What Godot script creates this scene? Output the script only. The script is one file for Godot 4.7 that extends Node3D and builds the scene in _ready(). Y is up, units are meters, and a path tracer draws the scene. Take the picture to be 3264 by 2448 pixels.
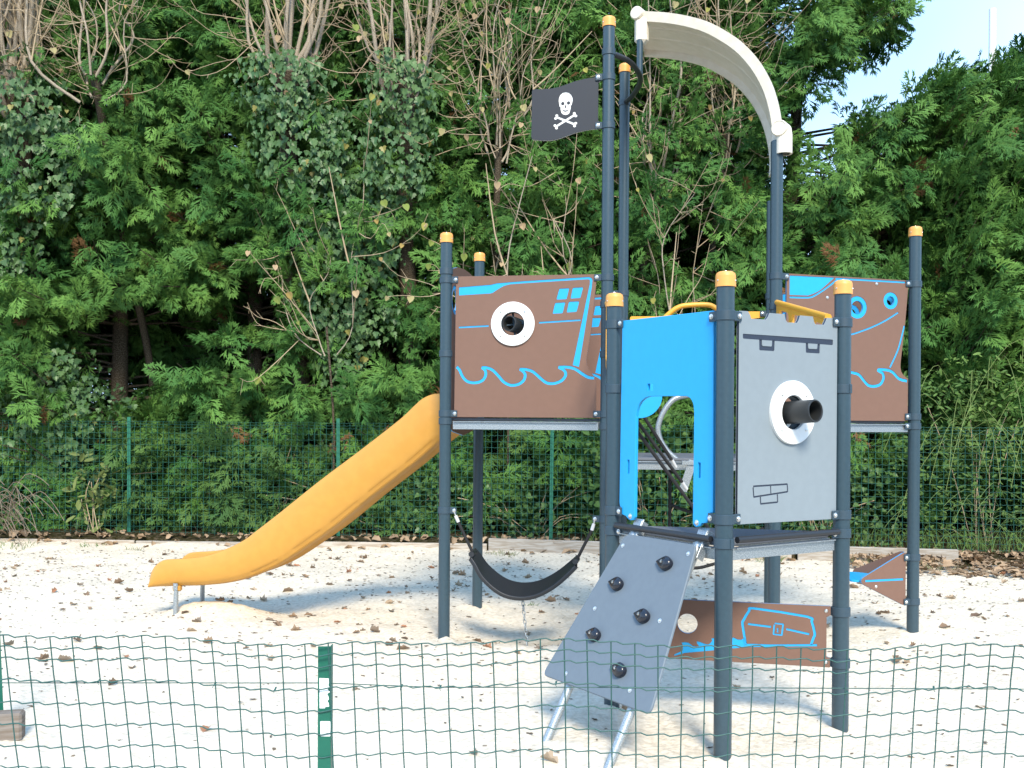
extends Node3D
# A pirate-ship play structure on white sand in front of a tall conifer hedge.
# World: x to the right, y up, z = -depth; W(x, d, h) makes a point from x, depth and height.

var R := RandomNumberGenerator.new()
var M := {}
var N1 := FastNoiseLite.new()
var N2 := FastNoiseLite.new()
const P := {
	"A": Vector2(-0.5146, 7.68), "M": Vector2(0.7087, 7.483), "C": Vector2(-0.3, 8.905), "B": Vector2(0.962, 8.68),
	"L": Vector2(0.5877, 5.7495), "F": Vector2(1.0685, 5.0), "R": Vector2(1.818, 5.481),
	"D": Vector2(1.946, 7.36), "E": Vector2(3.1245, 7.734), "H": Vector2(2.226, 8.57)}
const PR := 0.045

func _ready() -> void:
	R.seed = 7
	set_camera_and_light()
	make_noise()
	make_materials()
	build_ground()
	build_edging()
	build_rear_fence()
	build_play_structure()
	build_swing()
	build_front_fence()
	build_side_post()
	build_hedge()
	build_pollards()
	build_undergrowth()
	build_litter()
	build_far()

func set_camera_and_light() -> void:
	var cam := Camera3D.new()
	cam.name = "camera"
	cam.projection = Camera3D.PROJECTION_FRUSTUM
	cam.near = 0.05
	cam.far = 400.0
	cam.size = 0.05 * 2448.0 / 3172.5
	cam.frustum_offset = Vector2(0, 0.05 * 111.4 / 3172.5)
	add_child(cam)
	cam.position = Vector3(0, 1.7, 0)
	cam.rotation = Vector3(0, 0, 0.0068)
	cam.current = true
	var env := Environment.new()
	env.background_mode = Environment.BG_SKY
	var sky := Sky.new()
	var sm := ProceduralSkyMaterial.new()
	sm.sky_top_color = Color(0.50, 0.70, 0.92)
	sm.sky_horizon_color = Color(0.73, 0.85, 0.95)
	sm.sky_curve = 0.25
	sm.ground_bottom_color = Color(0.55, 0.53, 0.48)
	sm.ground_horizon_color = Color(0.80, 0.82, 0.80)
	sm.sky_energy_multiplier = 1.06
	var ct := NoiseTexture2D.new()
	var cn := FastNoiseLite.new()
	cn.seed = 5
	cn.frequency = 0.006
	cn.fractal_octaves = 5
	ct.noise = cn
	ct.width = 1024
	ct.height = 512
	ct.seamless = true
	var g := Gradient.new()
	g.offsets = PackedFloat32Array([0.35, 0.75])
	g.colors = PackedColorArray([Color(1, 1, 1, 0.0), Color(1, 1, 1, 0.55)])
	ct.color_ramp = g
	sm.sky_cover = ct
	sm.sky_cover_modulate = Color(1, 1, 1, 0.35)
	sky.sky_material = sm
	env.sky = sky
	env.tonemap_mode = Environment.TONE_MAPPER_LINEAR
	env.tonemap_exposure = 1.9
	env.sdfgi_enabled = true
	env.ssao_enabled = true
	env.ssil_enabled = true
	var we := WorldEnvironment.new()
	we.name = "world_environment"
	we.environment = env
	add_child(we)
	var sun := DirectionalLight3D.new()
	sun.name = "sun"
	sun.light_energy = 0.95
	sun.light_color = Color(1.0, 0.965, 0.90)
	sun.light_angular_distance = 14.0
	sun.shadow_enabled = true
	add_child(sun)
	sun.look_at_from_position(Vector3(1.05, 6.56, 7.47), Vector3.ZERO)

func make_noise() -> void:
	N1.seed = 11
	N1.frequency = 0.55
	N1.fractal_octaves = 3
	N2.seed = 23
	N2.frequency = 2.6
	N2.fractal_octaves = 3

# ---------------------------------------------------------------- small helpers
func W(x: float, d: float, h := 0.0) -> Vector3:
	return Vector3(x, h, -d)

func PW(k: String, h := 0.0) -> Vector3:
	return Vector3(P[k].x, h, -P[k].y)

func rf(a: float, b: float) -> float:
	return R.randf_range(a, b)

func rv() -> Vector3:
	return Vector3(rf(-1, 1), rf(-1, 1), rf(-1, 1))

func lin(r: float, g: float, b: float) -> Color:
	return Color(r, g, b).linear_to_srgb()

func noise_tex(freq: float, octaves: int, a: Color, b: Color, sd := 1, lo := 0.25, hi := 0.75, size := 512) -> NoiseTexture2D:
	var t := NoiseTexture2D.new()
	var n := FastNoiseLite.new()
	n.seed = sd
	n.frequency = freq
	n.fractal_octaves = octaves
	t.noise = n
	t.width = size
	t.height = size
	t.seamless = true
	var g := Gradient.new()
	g.offsets = PackedFloat32Array([lo, hi])
	g.colors = PackedColorArray([a, b])
	t.color_ramp = g
	return t

func normal_tex(freq: float, octaves: int, strength: float, sd := 1, size := 512) -> NoiseTexture2D:
	var t := NoiseTexture2D.new()
	var n := FastNoiseLite.new()
	n.seed = sd
	n.frequency = freq
	n.fractal_octaves = octaves
	t.noise = n
	t.width = size
	t.height = size
	t.seamless = true
	t.as_normal_map = true
	t.bump_strength = strength
	return t

func mat(c: Color, rough := 0.6, metal := 0.0, spec := 0.5) -> StandardMaterial3D:
	var m := StandardMaterial3D.new()
	m.albedo_color = c
	m.roughness = rough
	m.metallic = metal
	m.metallic_specular = spec
	return m

func tri_tex(m: StandardMaterial3D, tex: Texture2D, scale: float, nrm: Texture2D = null, ns := 1.0) -> StandardMaterial3D:
	m.uv1_triplanar = true
	m.uv1_scale = Vector3(scale, scale, scale)
	if tex:
		m.albedo_texture = tex
	if nrm:
		m.normal_enabled = true
		m.normal_texture = nrm
		m.normal_scale = ns
	return m

func make_materials() -> void:
	var grain := normal_tex(0.35, 2, 2.0, 3, 256)
	var soft := noise_tex(0.02, 5, Color(0.985, 0.985, 0.985), Color(1, 1, 1), 4)
	var dust := noise_tex(0.02, 5, Color(0.982, 0.983, 0.985), Color(1, 1, 1), 9, 0.3, 0.7)
	M.brown = tri_tex(mat(lin(0.18, 0.102, 0.074), 0.62, 0, 0.4), soft, 1.3)
	M.blue = tri_tex(mat(lin(0.018, 0.35, 0.73), 0.42, 0, 0.45), soft, 1.3)
	M.grey = tri_tex(mat(lin(0.225, 0.265, 0.29), 0.6, 0, 0.4), soft, 1.3)
	M.ramp = tri_tex(mat(lin(0.138, 0.17, 0.20), 0.6, 0, 0.4), dust, 1.6)
	M.navy = tri_tex(mat(lin(0.024, 0.034, 0.058), 0.55), soft, 1.3, grain, 0.2)
	M.black = mat(lin(0.012, 0.016, 0.025), 0.55)
	M.white = tri_tex(mat(lin(0.80, 0.80, 0.78), 0.45), soft, 1.0)
	M.post = tri_tex(mat(lin(0.029, 0.058, 0.077), 0.34, 0, 0.55), noise_tex(0.03, 4, Color(0.95, 0.955, 0.96), Color(1, 1, 1), 6, 0.3, 0.7), 2.2, grain, 0.06)
	M.clamp = tri_tex(mat(lin(0.030, 0.057, 0.080), 0.5, 0, 0.5), soft, 3.0, grain, 0.15)
	M.cap = tri_tex(mat(lin(0.80, 0.36, 0.085), 0.45), soft, 2.0, grain, 0.1)
	M.steel = mat(lin(0.72, 0.72, 0.70), 0.28, 0.9)
	M.galv = tri_tex(mat(lin(0.52, 0.55, 0.56), 0.42, 0.75), noise_tex(0.06, 3, Color(0.72, 0.75, 0.77), Color(1, 1, 1), 12), 4.0)
	M.slide = tri_tex(mat(lin(0.52, 0.26, 0.045), 0.36, 0, 0.5), noise_tex(0.015, 5, Color(0.98, 0.975, 0.965), Color(1, 1, 1), 14, 0.3, 0.7), 1.0, grain, 0.08)
	M.sail = tri_tex(mat(lin(0.76, 0.69, 0.575), 0.5), noise_tex(0.02, 5, Color(0.965, 0.96, 0.945), Color(1, 1, 1), 15, 0.25, 0.7), 1.0, grain, 0.15)
	M.yellow = tri_tex(mat(lin(0.78, 0.38, 0.04), 0.4), soft, 1.5)
	M.rubber = tri_tex(mat(lin(0.018, 0.020, 0.024), 0.42, 0, 0.5), dust, 3.0, grain, 0.2)
	M.deck = tri_tex(mat(lin(0.12, 0.13, 0.15), 0.6), dust, 2.0, grain, 0.4)
	M.hold = mat(lin(0.010, 0.012, 0.020), 0.25, 0, 0.55)
	M.barrel = tri_tex(mat(lin(0.022, 0.024, 0.025), 0.45), soft, 2.0, grain, 0.1)
	M.rope = tri_tex(mat(lin(0.022, 0.022, 0.024), 0.8), noise_tex(0.2, 2, Color(0.5, 0.5, 0.5), Color(1, 1, 1), 17, 0.3, 0.7, 128), 12.0)
	M.sleeve = mat(lin(0.65, 0.65, 0.65), 0.4, 0.3)
	var sg := normal_tex(0.09, 5, 6.0, 31)
	M.sand = tri_tex(mat(lin(0.68, 0.60, 0.485), 0.95, 0, 0.2), noise_tex(0.035, 6, Color(0.92, 0.91, 0.895), Color(1, 1, 1), 32, 0.2, 0.62, 1024), 0.5, sg, 0.28)
	M.earth = tri_tex(mat(lin(0.085, 0.066, 0.042), 0.95, 0, 0.2), noise_tex(0.03, 5, Color(0.55, 0.6, 0.4), Color(1, 1, 1), 33), 0.7, sg, 1.0)
	var wood := noise_tex(0.02, 5, Color(0.86, 0.83, 0.79), Color(1, 1, 1), 35, 0.3, 0.7)
	M.timber = mat(lin(0.47, 0.42, 0.36), 0.85, 0, 0.3)
	M.timber.albedo_texture = wood
	M.timber.uv1_triplanar = true
	M.timber.uv1_scale = Vector3(0.35, 3.0, 1.0)
	M.timber2 = M.timber.duplicate()
	M.timber2.albedo_color = lin(0.40, 0.37, 0.33)
	M.timber3 = M.timber.duplicate()
	M.timber3.albedo_color = lin(0.23, 0.20, 0.175)
	M.fgreen = tri_tex(mat(lin(0.010, 0.115, 0.075), 0.42), soft, 3.0)
	M.wire = mat(lin(0.024, 0.090, 0.080), 0.45)
	M.wire_rear = mat(lin(0.014, 0.105, 0.080), 0.5)
	M.fpost_rear = tri_tex(mat(lin(0.012, 0.14, 0.085), 0.5), soft, 3.0)
	M.paper = mat(lin(0.78, 0.80, 0.80), 0.7)
	M.print = mat(lin(0.20, 0.21, 0.24), 0.8)
	M.bark = tri_tex(mat(lin(0.175, 0.145, 0.11), 0.9, 0, 0.2), noise_tex(0.05, 5, Color(0.5, 0.47, 0.42), Color(1, 1, 1), 41), 2.0, normal_tex(0.08, 4, 10.0, 42), 1.0)
	M.shoot = tri_tex(mat(lin(0.50, 0.43, 0.345), 0.85, 0, 0.2), noise_tex(0.05, 5, Color(0.68, 0.66, 0.62), Color(1, 1, 1), 43), 3.0)
	M.twig = mat(lin(0.45, 0.35, 0.23), 0.85, 0, 0.2)
	M.dead = mat(lin(0.20, 0.16, 0.12), 0.9, 0, 0.2)
	M.leafy = leaf_mat(0.65, 0.28, 0.22)
	M.ivy = leaf_mat(0.46, 0.42, 0.15)
	M.dry = leaf_mat(0.85, 0.2, 0.15)
	M.yleaf = leaf_mat(0.7, 0.3, 0.3)

func leaf_mat(rough: float, spec: float, back: float) -> StandardMaterial3D:
	var m := mat(Color(1, 1, 1), rough, 0, spec)
	m.vertex_color_use_as_albedo = true
	m.cull_mode = BaseMaterial3D.CULL_DISABLED
	m.backlight_enabled = true
	m.backlight = Color(back, back, back * 0.7).linear_to_srgb()
	return m

# ---------------------------------------------------------------- mesh building
func st_new() -> SurfaceTool:
	var s := SurfaceTool.new()
	s.begin(Mesh.PRIMITIVE_TRIANGLES)
	return s

func tri(s: SurfaceTool, a: Vector3, b: Vector3, c: Vector3, na: Vector3, nb: Vector3, nc: Vector3) -> void:
	if (b - a).cross(c - a).dot(na + nb + nc) > 0.0:
		s.set_normal(na); s.add_vertex(a)
		s.set_normal(nc); s.add_vertex(c)
		s.set_normal(nb); s.add_vertex(b)
	else:
		s.set_normal(na); s.add_vertex(a)
		s.set_normal(nb); s.add_vertex(b)
		s.set_normal(nc); s.add_vertex(c)

func quad(s: SurfaceTool, a: Vector3, b: Vector3, c: Vector3, d: Vector3, n: Vector3) -> void:
	tri(s, a, b, c, n, n, n)
	tri(s, a, c, d, n, n, n)

func quadn(s: SurfaceTool, a: Vector3, b: Vector3, c: Vector3, d: Vector3, na: Vector3, nb: Vector3, nc: Vector3, nd: Vector3) -> void:
	tri(s, a, b, c, na, nb, nc)
	tri(s, a, c, d, na, nc, nd)

func put(called: String, s: SurfaceTool, m: Material, parent: Node = self) -> MeshInstance3D:
	var o := MeshInstance3D.new()
	o.name = called
	o.mesh = s.commit()
	o.material_override = m
	parent.add_child(o, true)
	return o

func put_mesh(called: String, mesh: Mesh, m: Material, parent: Node = self) -> MeshInstance3D:
	var o := MeshInstance3D.new()
	o.name = called
	o.mesh = mesh
	o.material_override = m
	parent.add_child(o, true)
	return o

var counts := {}
func numbered(called: String) -> String:
	counts[called] = counts.get(called, -1) + 1
	return called if counts[called] == 0 else "%s_%03d" % [called, counts[called]]

func tag(o: Node, label: String, category: String, group := "") -> Node:
	o.set_meta("label", label)
	o.set_meta("category", category)
	if group:
		o.set_meta("group", group)
	return o

func thing(called: String, label: String, category: String, at := Vector3.ZERO, group := "") -> Node3D:
	var o := Node3D.new()
	o.name = numbered(called)
	add_child(o)
	o.position = at
	tag(o, label, category, group)
	return o

func stuff(o: Node) -> Node:
	o.set_meta("kind", "stuff")
	return o

# box with chamfered edges, in the frame x
func add_box(s: SurfaceTool, x: Transform3D, size: Vector3, c := 0.003) -> void:
	var h := size / 2.0
	c = minf(c, minf(h.x, minf(h.y, h.z)) * 0.6)
	for ax in 3:
		for sg in [-1.0, 1.0]:
			var n := Vector3.ZERO
			n[ax] = sg
			var u := (ax + 1) % 3
			var v := (ax + 2) % 3
			var q := []
			for k in [[-1, -1], [1, -1], [1, 1], [-1, 1]]:
				var p := Vector3.ZERO
				p[ax] = sg * h[ax]
				p[u] = k[0] * (h[u] - c)
				p[v] = k[1] * (h[v] - c)
				q.append(x * p)
			quad(s, q[0], q[1], q[2], q[3], (x.basis * n).normalized())
	for ax in 3:
		var u := (ax + 1) % 3
		var v := (ax + 2) % 3
		for k in [[-1, -1], [1, -1], [1, 1], [-1, 1]]:
			var q := []
			for e in [-1.0, 1.0]:
				var p := Vector3.ZERO
				p[ax] = e * (h[ax] - c)
				p[u] = k[0] * h[u]
				p[v] = k[1] * (h[v] - c)
				var r := p
				r[u] = k[0] * (h[u] - c)
				r[v] = k[1] * h[v]
				q.append(x * p)
				q.append(x * r)
			var n := Vector3.ZERO
			n[u] = k[0]
			n[v] = k[1]
			quad(s, q[0], q[1], q[3], q[2], (x.basis * n).normalized())
	for a in [-1, 1]:
		for b in [-1, 1]:
			for d in [-1, 1]:
				var sgn := Vector3(a, b, d)
				var p0 := Vector3(h.x, h.y - c, h.z - c) * sgn
				var p1 := Vector3(h.x - c, h.y, h.z - c) * sgn
				var p2 := Vector3(h.x - c, h.y - c, h.z) * sgn
				var n2 := (x.basis * sgn).normalized()
				tri(s, x * p0, x * p1, x * p2, n2, n2, n2)

# tube through points with a radius for each; smooth round sides, flat ends
func add_tube(s: SurfaceTool, pts: Array, rad: Variant, sides := 12, caps := true) -> void:
	var n := pts.size()
	var rings := []
	var prev := Vector3.ZERO
	for i in n:
		var t: Vector3 = (pts[mini(i + 1, n - 1)] - pts[maxi(i - 1, 0)]).normalized()
		var u: Vector3
		if prev == Vector3.ZERO:
			u = t.cross(Vector3.UP if absf(t.y) < 0.9 else Vector3.RIGHT).normalized()
		else:
			u = (prev - t * prev.dot(t)).normalized()
		prev = u
		var v := t.cross(u)
		var r: float = rad[i] if rad is Array or rad is PackedFloat32Array else rad
		var ring := []
		for k in sides:
			var a := TAU * k / sides
			var nn := u * cos(a) + v * sin(a)
			ring.append([pts[i] + nn * r, nn])
		rings.append(ring)
		if caps and (i == 0 or i == n - 1):
			var cn: Vector3 = -t if i == 0 else t
			for k in sides:
				tri(s, pts[i], ring[k][0], ring[(k + 1) % sides][0], cn, cn, cn)
	for i in n - 1:
		for k in sides:
			var k2 := (k + 1) % sides
			var a: Array = rings[i][k]
			var b: Array = rings[i][k2]
			var c: Array = rings[i + 1][k2]
			var d: Array = rings[i + 1][k]
			quadn(s, a[0], b[0], c[0], d[0], a[1], b[1], c[1], d[1])

# profile of (radius, height) turned about the y axis of x; sharp corners where the profile bends strongly
func add_lathe(s: SurfaceTool, x: Transform3D, prof: Array, sides := 20) -> void:
	for i in prof.size() - 1:
		var p: Vector2 = prof[i]
		var q: Vector2 = prof[i + 1]
		var e := q - p
		if e.length() < 1e-6:
			continue
		var nn := Vector2(e.y, -e.x).normalized()
		for k in sides:
			var a := TAU * k / sides
			var b := TAU * (k + 1) / sides
			var ca := Vector3(cos(a), 0, sin(a))
			var cb := Vector3(cos(b), 0, sin(b))
			var na := (x.basis * (ca * nn.x + Vector3.UP * nn.y)).normalized()
			var nb := (x.basis * (cb * nn.x + Vector3.UP * nn.y)).normalized()
			var v := [x * (ca * p.x + Vector3.UP * p.y), x * (cb * p.x + Vector3.UP * p.y), x * (cb * q.x + Vector3.UP * q.y), x * (ca * q.x + Vector3.UP * q.y)]
			if p.x > 1e-6:
				tri(s, v[0], v[1], v[2], na, nb, nb)
			if q.x > 1e-6:
				tri(s, v[0], v[2], v[3], na, nb, na)
			elif p.x <= 1e-6:
				pass
			if p.x <= 1e-6:
				tri(s, v[0], v[2], v[3], na, nb, na)

func along(dir: Vector3, at: Vector3) -> Transform3D:   # frame whose y axis runs along dir
	var y := dir.normalized()
	var z := y.cross(Vector3.RIGHT if absf(y.x) < 0.8 else Vector3.UP).normalized()
	return Transform3D(Basis(y.cross(z), y, z), at)

func area(p: PackedVector2Array) -> float:
	var a := 0.0
	for i in p.size():
		var q := p[(i + 1) % p.size()]
		a += p[i].x * q.y - q.x * p[i].y
	return a / 2.0

func ccw(p: PackedVector2Array) -> PackedVector2Array:
	if area(p) < 0:
		p = p.duplicate()
		p.reverse()
	return p

func inset(p: PackedVector2Array, c: float) -> PackedVector2Array:
	var r := PackedVector2Array()
	var n := p.size()
	for i in n:
		var e0 := (p[i] - p[(i + n - 1) % n]).normalized()
		var e1 := (p[(i + 1) % n] - p[i]).normalized()
		var n0 := Vector2(-e0.y, e0.x)
		var n1 := Vector2(-e1.y, e1.x)
		var m := (n0 + n1).normalized()
		r.append(p[i] + m * (c / maxf(0.45, m.dot(n0))))
	return r

# a flat plate: outline with holes cut through, from z0 to z1, front and back edge chamfered by c
func add_plate(s: SurfaceTool, outline: PackedVector2Array, holes: Array, z0: float, z1: float, c := 0.002) -> void:
	outline = ccw(outline)
	var face := inset(outline, c)
	var hs := []
	var lo := 1e9
	var hi := -1e9
	for p in face:
		lo = minf(lo, p.x)
		hi = maxf(hi, p.x)
	var cuts := [lo - 1.0, hi + 1.0]
	for h in holes:
		var hh := ccw(h)
		hs.append(hh)
		var a := 1e9
		var b := -1e9
		for p in hh:
			a = minf(a, p.x)
			b = maxf(b, p.x)
		cuts.append((a + b) / 2.0 + 0.00013 * hs.size())
	cuts.sort()
	for i in cuts.size() - 1:
		var slab := PackedVector2Array([Vector2(cuts[i], -50), Vector2(cuts[i + 1], -50), Vector2(cuts[i + 1], 50), Vector2(cuts[i], 50)])
		var bits: Array = Geometry2D.intersect_polygons(face, slab)
		for h in hs:
			var nxt := []
			for bit in bits:
				for q in Geometry2D.clip_polygons(bit, h):
					if not Geometry2D.is_polygon_clockwise(q):
						nxt.append(q)
			bits = nxt
		for bit in bits:
			var idx := Geometry2D.triangulate_polygon(bit)
			for k in range(0, idx.size(), 3):
				var a: Vector2 = bit[idx[k]]
				var b: Vector2 = bit[idx[k + 1]]
				var d: Vector2 = bit[idx[k + 2]]
				tri(s, Vector3(a.x, a.y, z1), Vector3(b.x, b.y, z1), Vector3(d.x, d.y, z1), Vector3.BACK, Vector3.BACK, Vector3.BACK)
				tri(s, Vector3(a.x, a.y, z0), Vector3(b.x, b.y, z0), Vector3(d.x, d.y, z0), Vector3.FORWARD, Vector3.FORWARD, Vector3.FORWARD)
	var n := outline.size()
	for i in n:
		var j := (i + 1) % n
		var a := outline[i]
		var b := outline[j]
		var e := (b - a).normalized()
		var nn := Vector3(e.y, -e.x, 0)
		quad(s, Vector3(a.x, a.y, z0 + c), Vector3(b.x, b.y, z0 + c), Vector3(b.x, b.y, z1 - c), Vector3(a.x, a.y, z1 - c), nn)
		var fa := face[i]
		var fb := face[j]
		quad(s, Vector3(a.x, a.y, z1 - c), Vector3(b.x, b.y, z1 - c), Vector3(fb.x, fb.y, z1), Vector3(fa.x, fa.y, z1), (nn + Vector3.BACK).normalized())
		quad(s, Vector3(a.x, a.y, z0 + c), Vector3(b.x, b.y, z0 + c), Vector3(fb.x, fb.y, z0), Vector3(fa.x, fa.y, z0), (nn + Vector3.FORWARD).normalized())
	for h in hs:
		for i in h.size():
			var a: Vector2 = h[i]
			var b: Vector2 = h[(i + 1) % h.size()]
			var e := (b - a).normalized()
			quad(s, Vector3(a.x, a.y, z0), Vector3(b.x, b.y, z0), Vector3(b.x, b.y, z1), Vector3(a.x, a.y, z1), Vector3(-e.y, e.x, 0))

func poly(a: Array) -> PackedVector2Array:   # flat list of millimetres -> outline in metres
	var p := PackedVector2Array()
	for i in range(0, a.size(), 2):
		p.append(Vector2(a[i], a[i + 1]) / 1000.0)
	return p

func stroke(line: PackedVector2Array, width: float) -> PackedVector2Array:
	var r := Geometry2D.offset_polyline(line, width / 2.0, Geometry2D.JOIN_ROUND, Geometry2D.END_ROUND)
	return thin(r[0])

func thin(p: PackedVector2Array) -> PackedVector2Array:   # drop points closer than 1.5 mm
	var r := PackedVector2Array()
	for q in p:
		if r.is_empty() or r[-1].distance_to(q) > 0.0015:
			r.append(q)
	return r

func smooth(a: PackedVector2Array, breaks: Array = [], steps := 4) -> PackedVector2Array:   # Catmull-Rom, sharp at the indices in breaks
	var r := PackedVector2Array()
	for i in a.size() - 1:
		var p1 := a[i]
		var p2 := a[i + 1]
		var p0 := p1 if i == 0 or i in breaks else a[i - 1]
		var p3 := p2 if i + 2 >= a.size() or (i + 1) in breaks else a[i + 2]
		for k in steps:
			r.append(p1.cubic_interpolate(p2, p0, p3, float(k) / steps))
	r.append(a[-1])
	return r

func smooth3(a: Array, steps := 6) -> Array:
	var r := []
	for i in a.size() - 1:
		for k in steps:
			r.append(a[i].cubic_interpolate(a[i + 1], a[maxi(i - 1, 0)], a[mini(i + 2, a.size() - 1)], float(k) / steps))
	r.append(a[-1])
	return r

func circle(c: Vector2, r: float, n := 32) -> PackedVector2Array:
	var p := PackedVector2Array()
	for i in n:
		p.append(c + Vector2(cos(TAU * i / n), sin(TAU * i / n)) * r)
	return p

func rounded(p: PackedVector2Array, r: float, n := 4) -> PackedVector2Array:
	var o := PackedVector2Array()
	var c := p.size()
	for i in c:
		var a := p[(i + c - 1) % c]
		var b := p[i]
		var d := p[(i + 1) % c]
		var l := minf(r, minf(a.distance_to(b), b.distance_to(d)) * 0.45)
		var s := b + (a - b).normalized() * l
		var e := b + (d - b).normalized() * l
		for k in n + 1:
			var t := float(k) / n
			o.append(s.lerp(b, t).lerp(b.lerp(e, t), t))
	return o

# ---------------------------------------------------------------- ground
func sand_y(x: float, d: float) -> float:
	var h := N1.get_noise_2d(x, d) * 0.045 + N2.get_noise_2d(x, d) * (0.008 + 0.008 * clampf((d - 5.0) / 3.0, 0, 1))
	h += 0.075 * exp(-(pow(x - 3.3, 2) + pow(d - 8.2, 2)) / 0.8)          # heaped at the bow post
	h += 0.10 * exp(-(pow((x + 2.55) / 0.40, 2) + pow((d - 8.62) / 0.16, 2)))   # mound by the slide legs
	h -= 0.05 * exp(-(pow((x + 2.3) / 0.7, 2) + pow((d - 9.1) / 0.25, 2)))
	h -= 0.05 * exp(-(pow((x - 0.1) / 0.5, 2) + pow((d - 7.9) / 0.35, 2)))      # worn hollow below the swing
	h += 0.03 * exp(-(pow((x - 0.2) / 0.5, 2) + pow((d - 7.35) / 0.2, 2)))
	for k in P:
		var r2: float = Vector2(x, d).distance_squared_to(P[k])
		if r2 < 0.12:
			h += 0.022 * exp(-r2 / 0.022) * (1.0 + 0.8 * sin(x * 31.0 + d * 17.0))
	h += 0.05 * exp(-pow((edge_d(x) - d) / 0.35, 2)) * clampf(0.4 - x * 0.2, 0, 1)
	var dim := absf(N2.get_noise_2d(x * 1.9 + 40.0, d * 1.9))
	h -= 0.011 * maxf(0.0, 0.32 - dim) / 0.32
	return h

func build_ground() -> void:
	var s := st_new()
	var e := 140.0
	quad(s, Vector3(-e, -0.12, e), Vector3(e, -0.12, e), Vector3(e, -0.12, -e), Vector3(-e, -0.12, -e), Vector3.UP)
	put("ground", s, M.earth).set_meta("kind", "structure")
	# sand: a fine height field
	var xs := PackedFloat32Array()
	var ds := PackedFloat32Array()
	var x := -9.0
	while x < 8.0:
		xs.append(x)
		x += 0.045
	var d := 1.0
	while d < 13.6:
		ds.append(d)
		d += 0.02 + 0.0045 * d
	var nx := xs.size()
	var verts := PackedVector3Array()
	var norms := PackedVector3Array()
	var idx := PackedInt32Array()
	var hs := PackedFloat32Array()
	for j in ds.size():
		for i in nx:
			hs.append(sand_y(xs[i], ds[j]))
	for j in ds.size():
		for i in nx:
			verts.append(Vector3(xs[i], hs[j * nx + i], -ds[j]))
			var i0 := maxi(i - 1, 0)
			var i1 := mini(i + 1, nx - 1)
			var j0 := maxi(j - 1, 0)
			var j1 := mini(j + 1, ds.size() - 1)
			var gx := (hs[j * nx + i1] - hs[j * nx + i0]) / (xs[i1] - xs[i0])
			var gd := (hs[j1 * nx + i] - hs[j0 * nx + i]) / (ds[j1] - ds[j0])
			norms.append(Vector3(-gx, 1, gd).normalized())
	for j in ds.size() - 1:
		for i in nx - 1:
			var a := j * nx + i
			idx.append_array(PackedInt32Array([a, a + nx, a + 1, a + 1, a + nx, a + nx + 1]))
	var arr := []
	arr.resize(Mesh.ARRAY_MAX)
	arr[Mesh.ARRAY_VERTEX] = verts
	arr[Mesh.ARRAY_NORMAL] = norms
	arr[Mesh.ARRAY_INDEX] = idx
	var m := ArrayMesh.new()
	m.add_surface_from_arrays(Mesh.PRIMITIVE_TRIANGLES, arr)
	put_mesh("sand_ground", m, M.sand).set_meta("kind", "structure")
	# planted bank behind the boards
	s = st_new()
	var a := []
	for i in 61:
		var bx := -11.0 + 22.0 * i / 60.0
		var row := []
		for k in 5:
			var bd: float = edge_d(bx) + 0.06 + [0.0, 0.5, 1.2, 3.0, 8.0][k]
			var bh: float = [0.10, 0.15, 0.16, 0.2, 0.25][k] + N2.get_noise_2d(bx * 0.6, bd) * 0.05
			row.append(W(bx, bd, bh))
		a.append(row)
	for i in 60:
		for k in 4:
			quad(s, a[i][k], a[i + 1][k], a[i + 1][k + 1], a[i][k + 1], Vector3.UP)
	for i in 60:
		quad(s, a[i][0], a[i + 1][0], a[i + 1][0] - Vector3(0, 0.4, 0), a[i][0] - Vector3(0, 0.4, 0), Vector3.BACK)
	put("planted_bank", s, M.earth).set_meta("kind", "structure")

func edge_d(x: float) -> float:   # depth of the timber edging along x
	if x < -0.3:
		return 12.75 + (-0.3 - x) * 0.05
	return 12.75 - (x + 0.3) * 0.175

func build_edging() -> void:
	var t := thing("timber_edging", "low edging of pale sawn planks on edge at the back of the sand", "edging", Vector3.ZERO)
	var xs := [-7.2, -4.9, -2.55, -0.3, 1.75, 3.42, 5.3]
	for i in xs.size() - 1:
		var a := W(xs[i] + 0.012, edge_d(xs[i]), 0)
		var b := W(xs[i + 1] - 0.012, edge_d(xs[i + 1]), 0)
		if i == 5:
			a += Vector3(0.05, 0.0, 0)
		var hh: float = [0.085, 0.08, 0.10, 0.17, 0.205, 0.19][i]
		var dir := b - a
		var s := st_new()
		var y := Vector3.UP.rotated(Vector3.BACK, [0.0, 0.004, -0.004, 0.003, -0.006, 0.012][i])
		var x := dir.normalized()
		add_box(s, Transform3D(Basis(x, y, x.cross(y)), (a + b) / 2 + Vector3(0, hh - 0.16, 0)), Vector3(dir.length(), 0.32, 0.045), 0.006)
		put("plank", s, M.timber if i % 2 == 0 else M.timber2, t)

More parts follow.
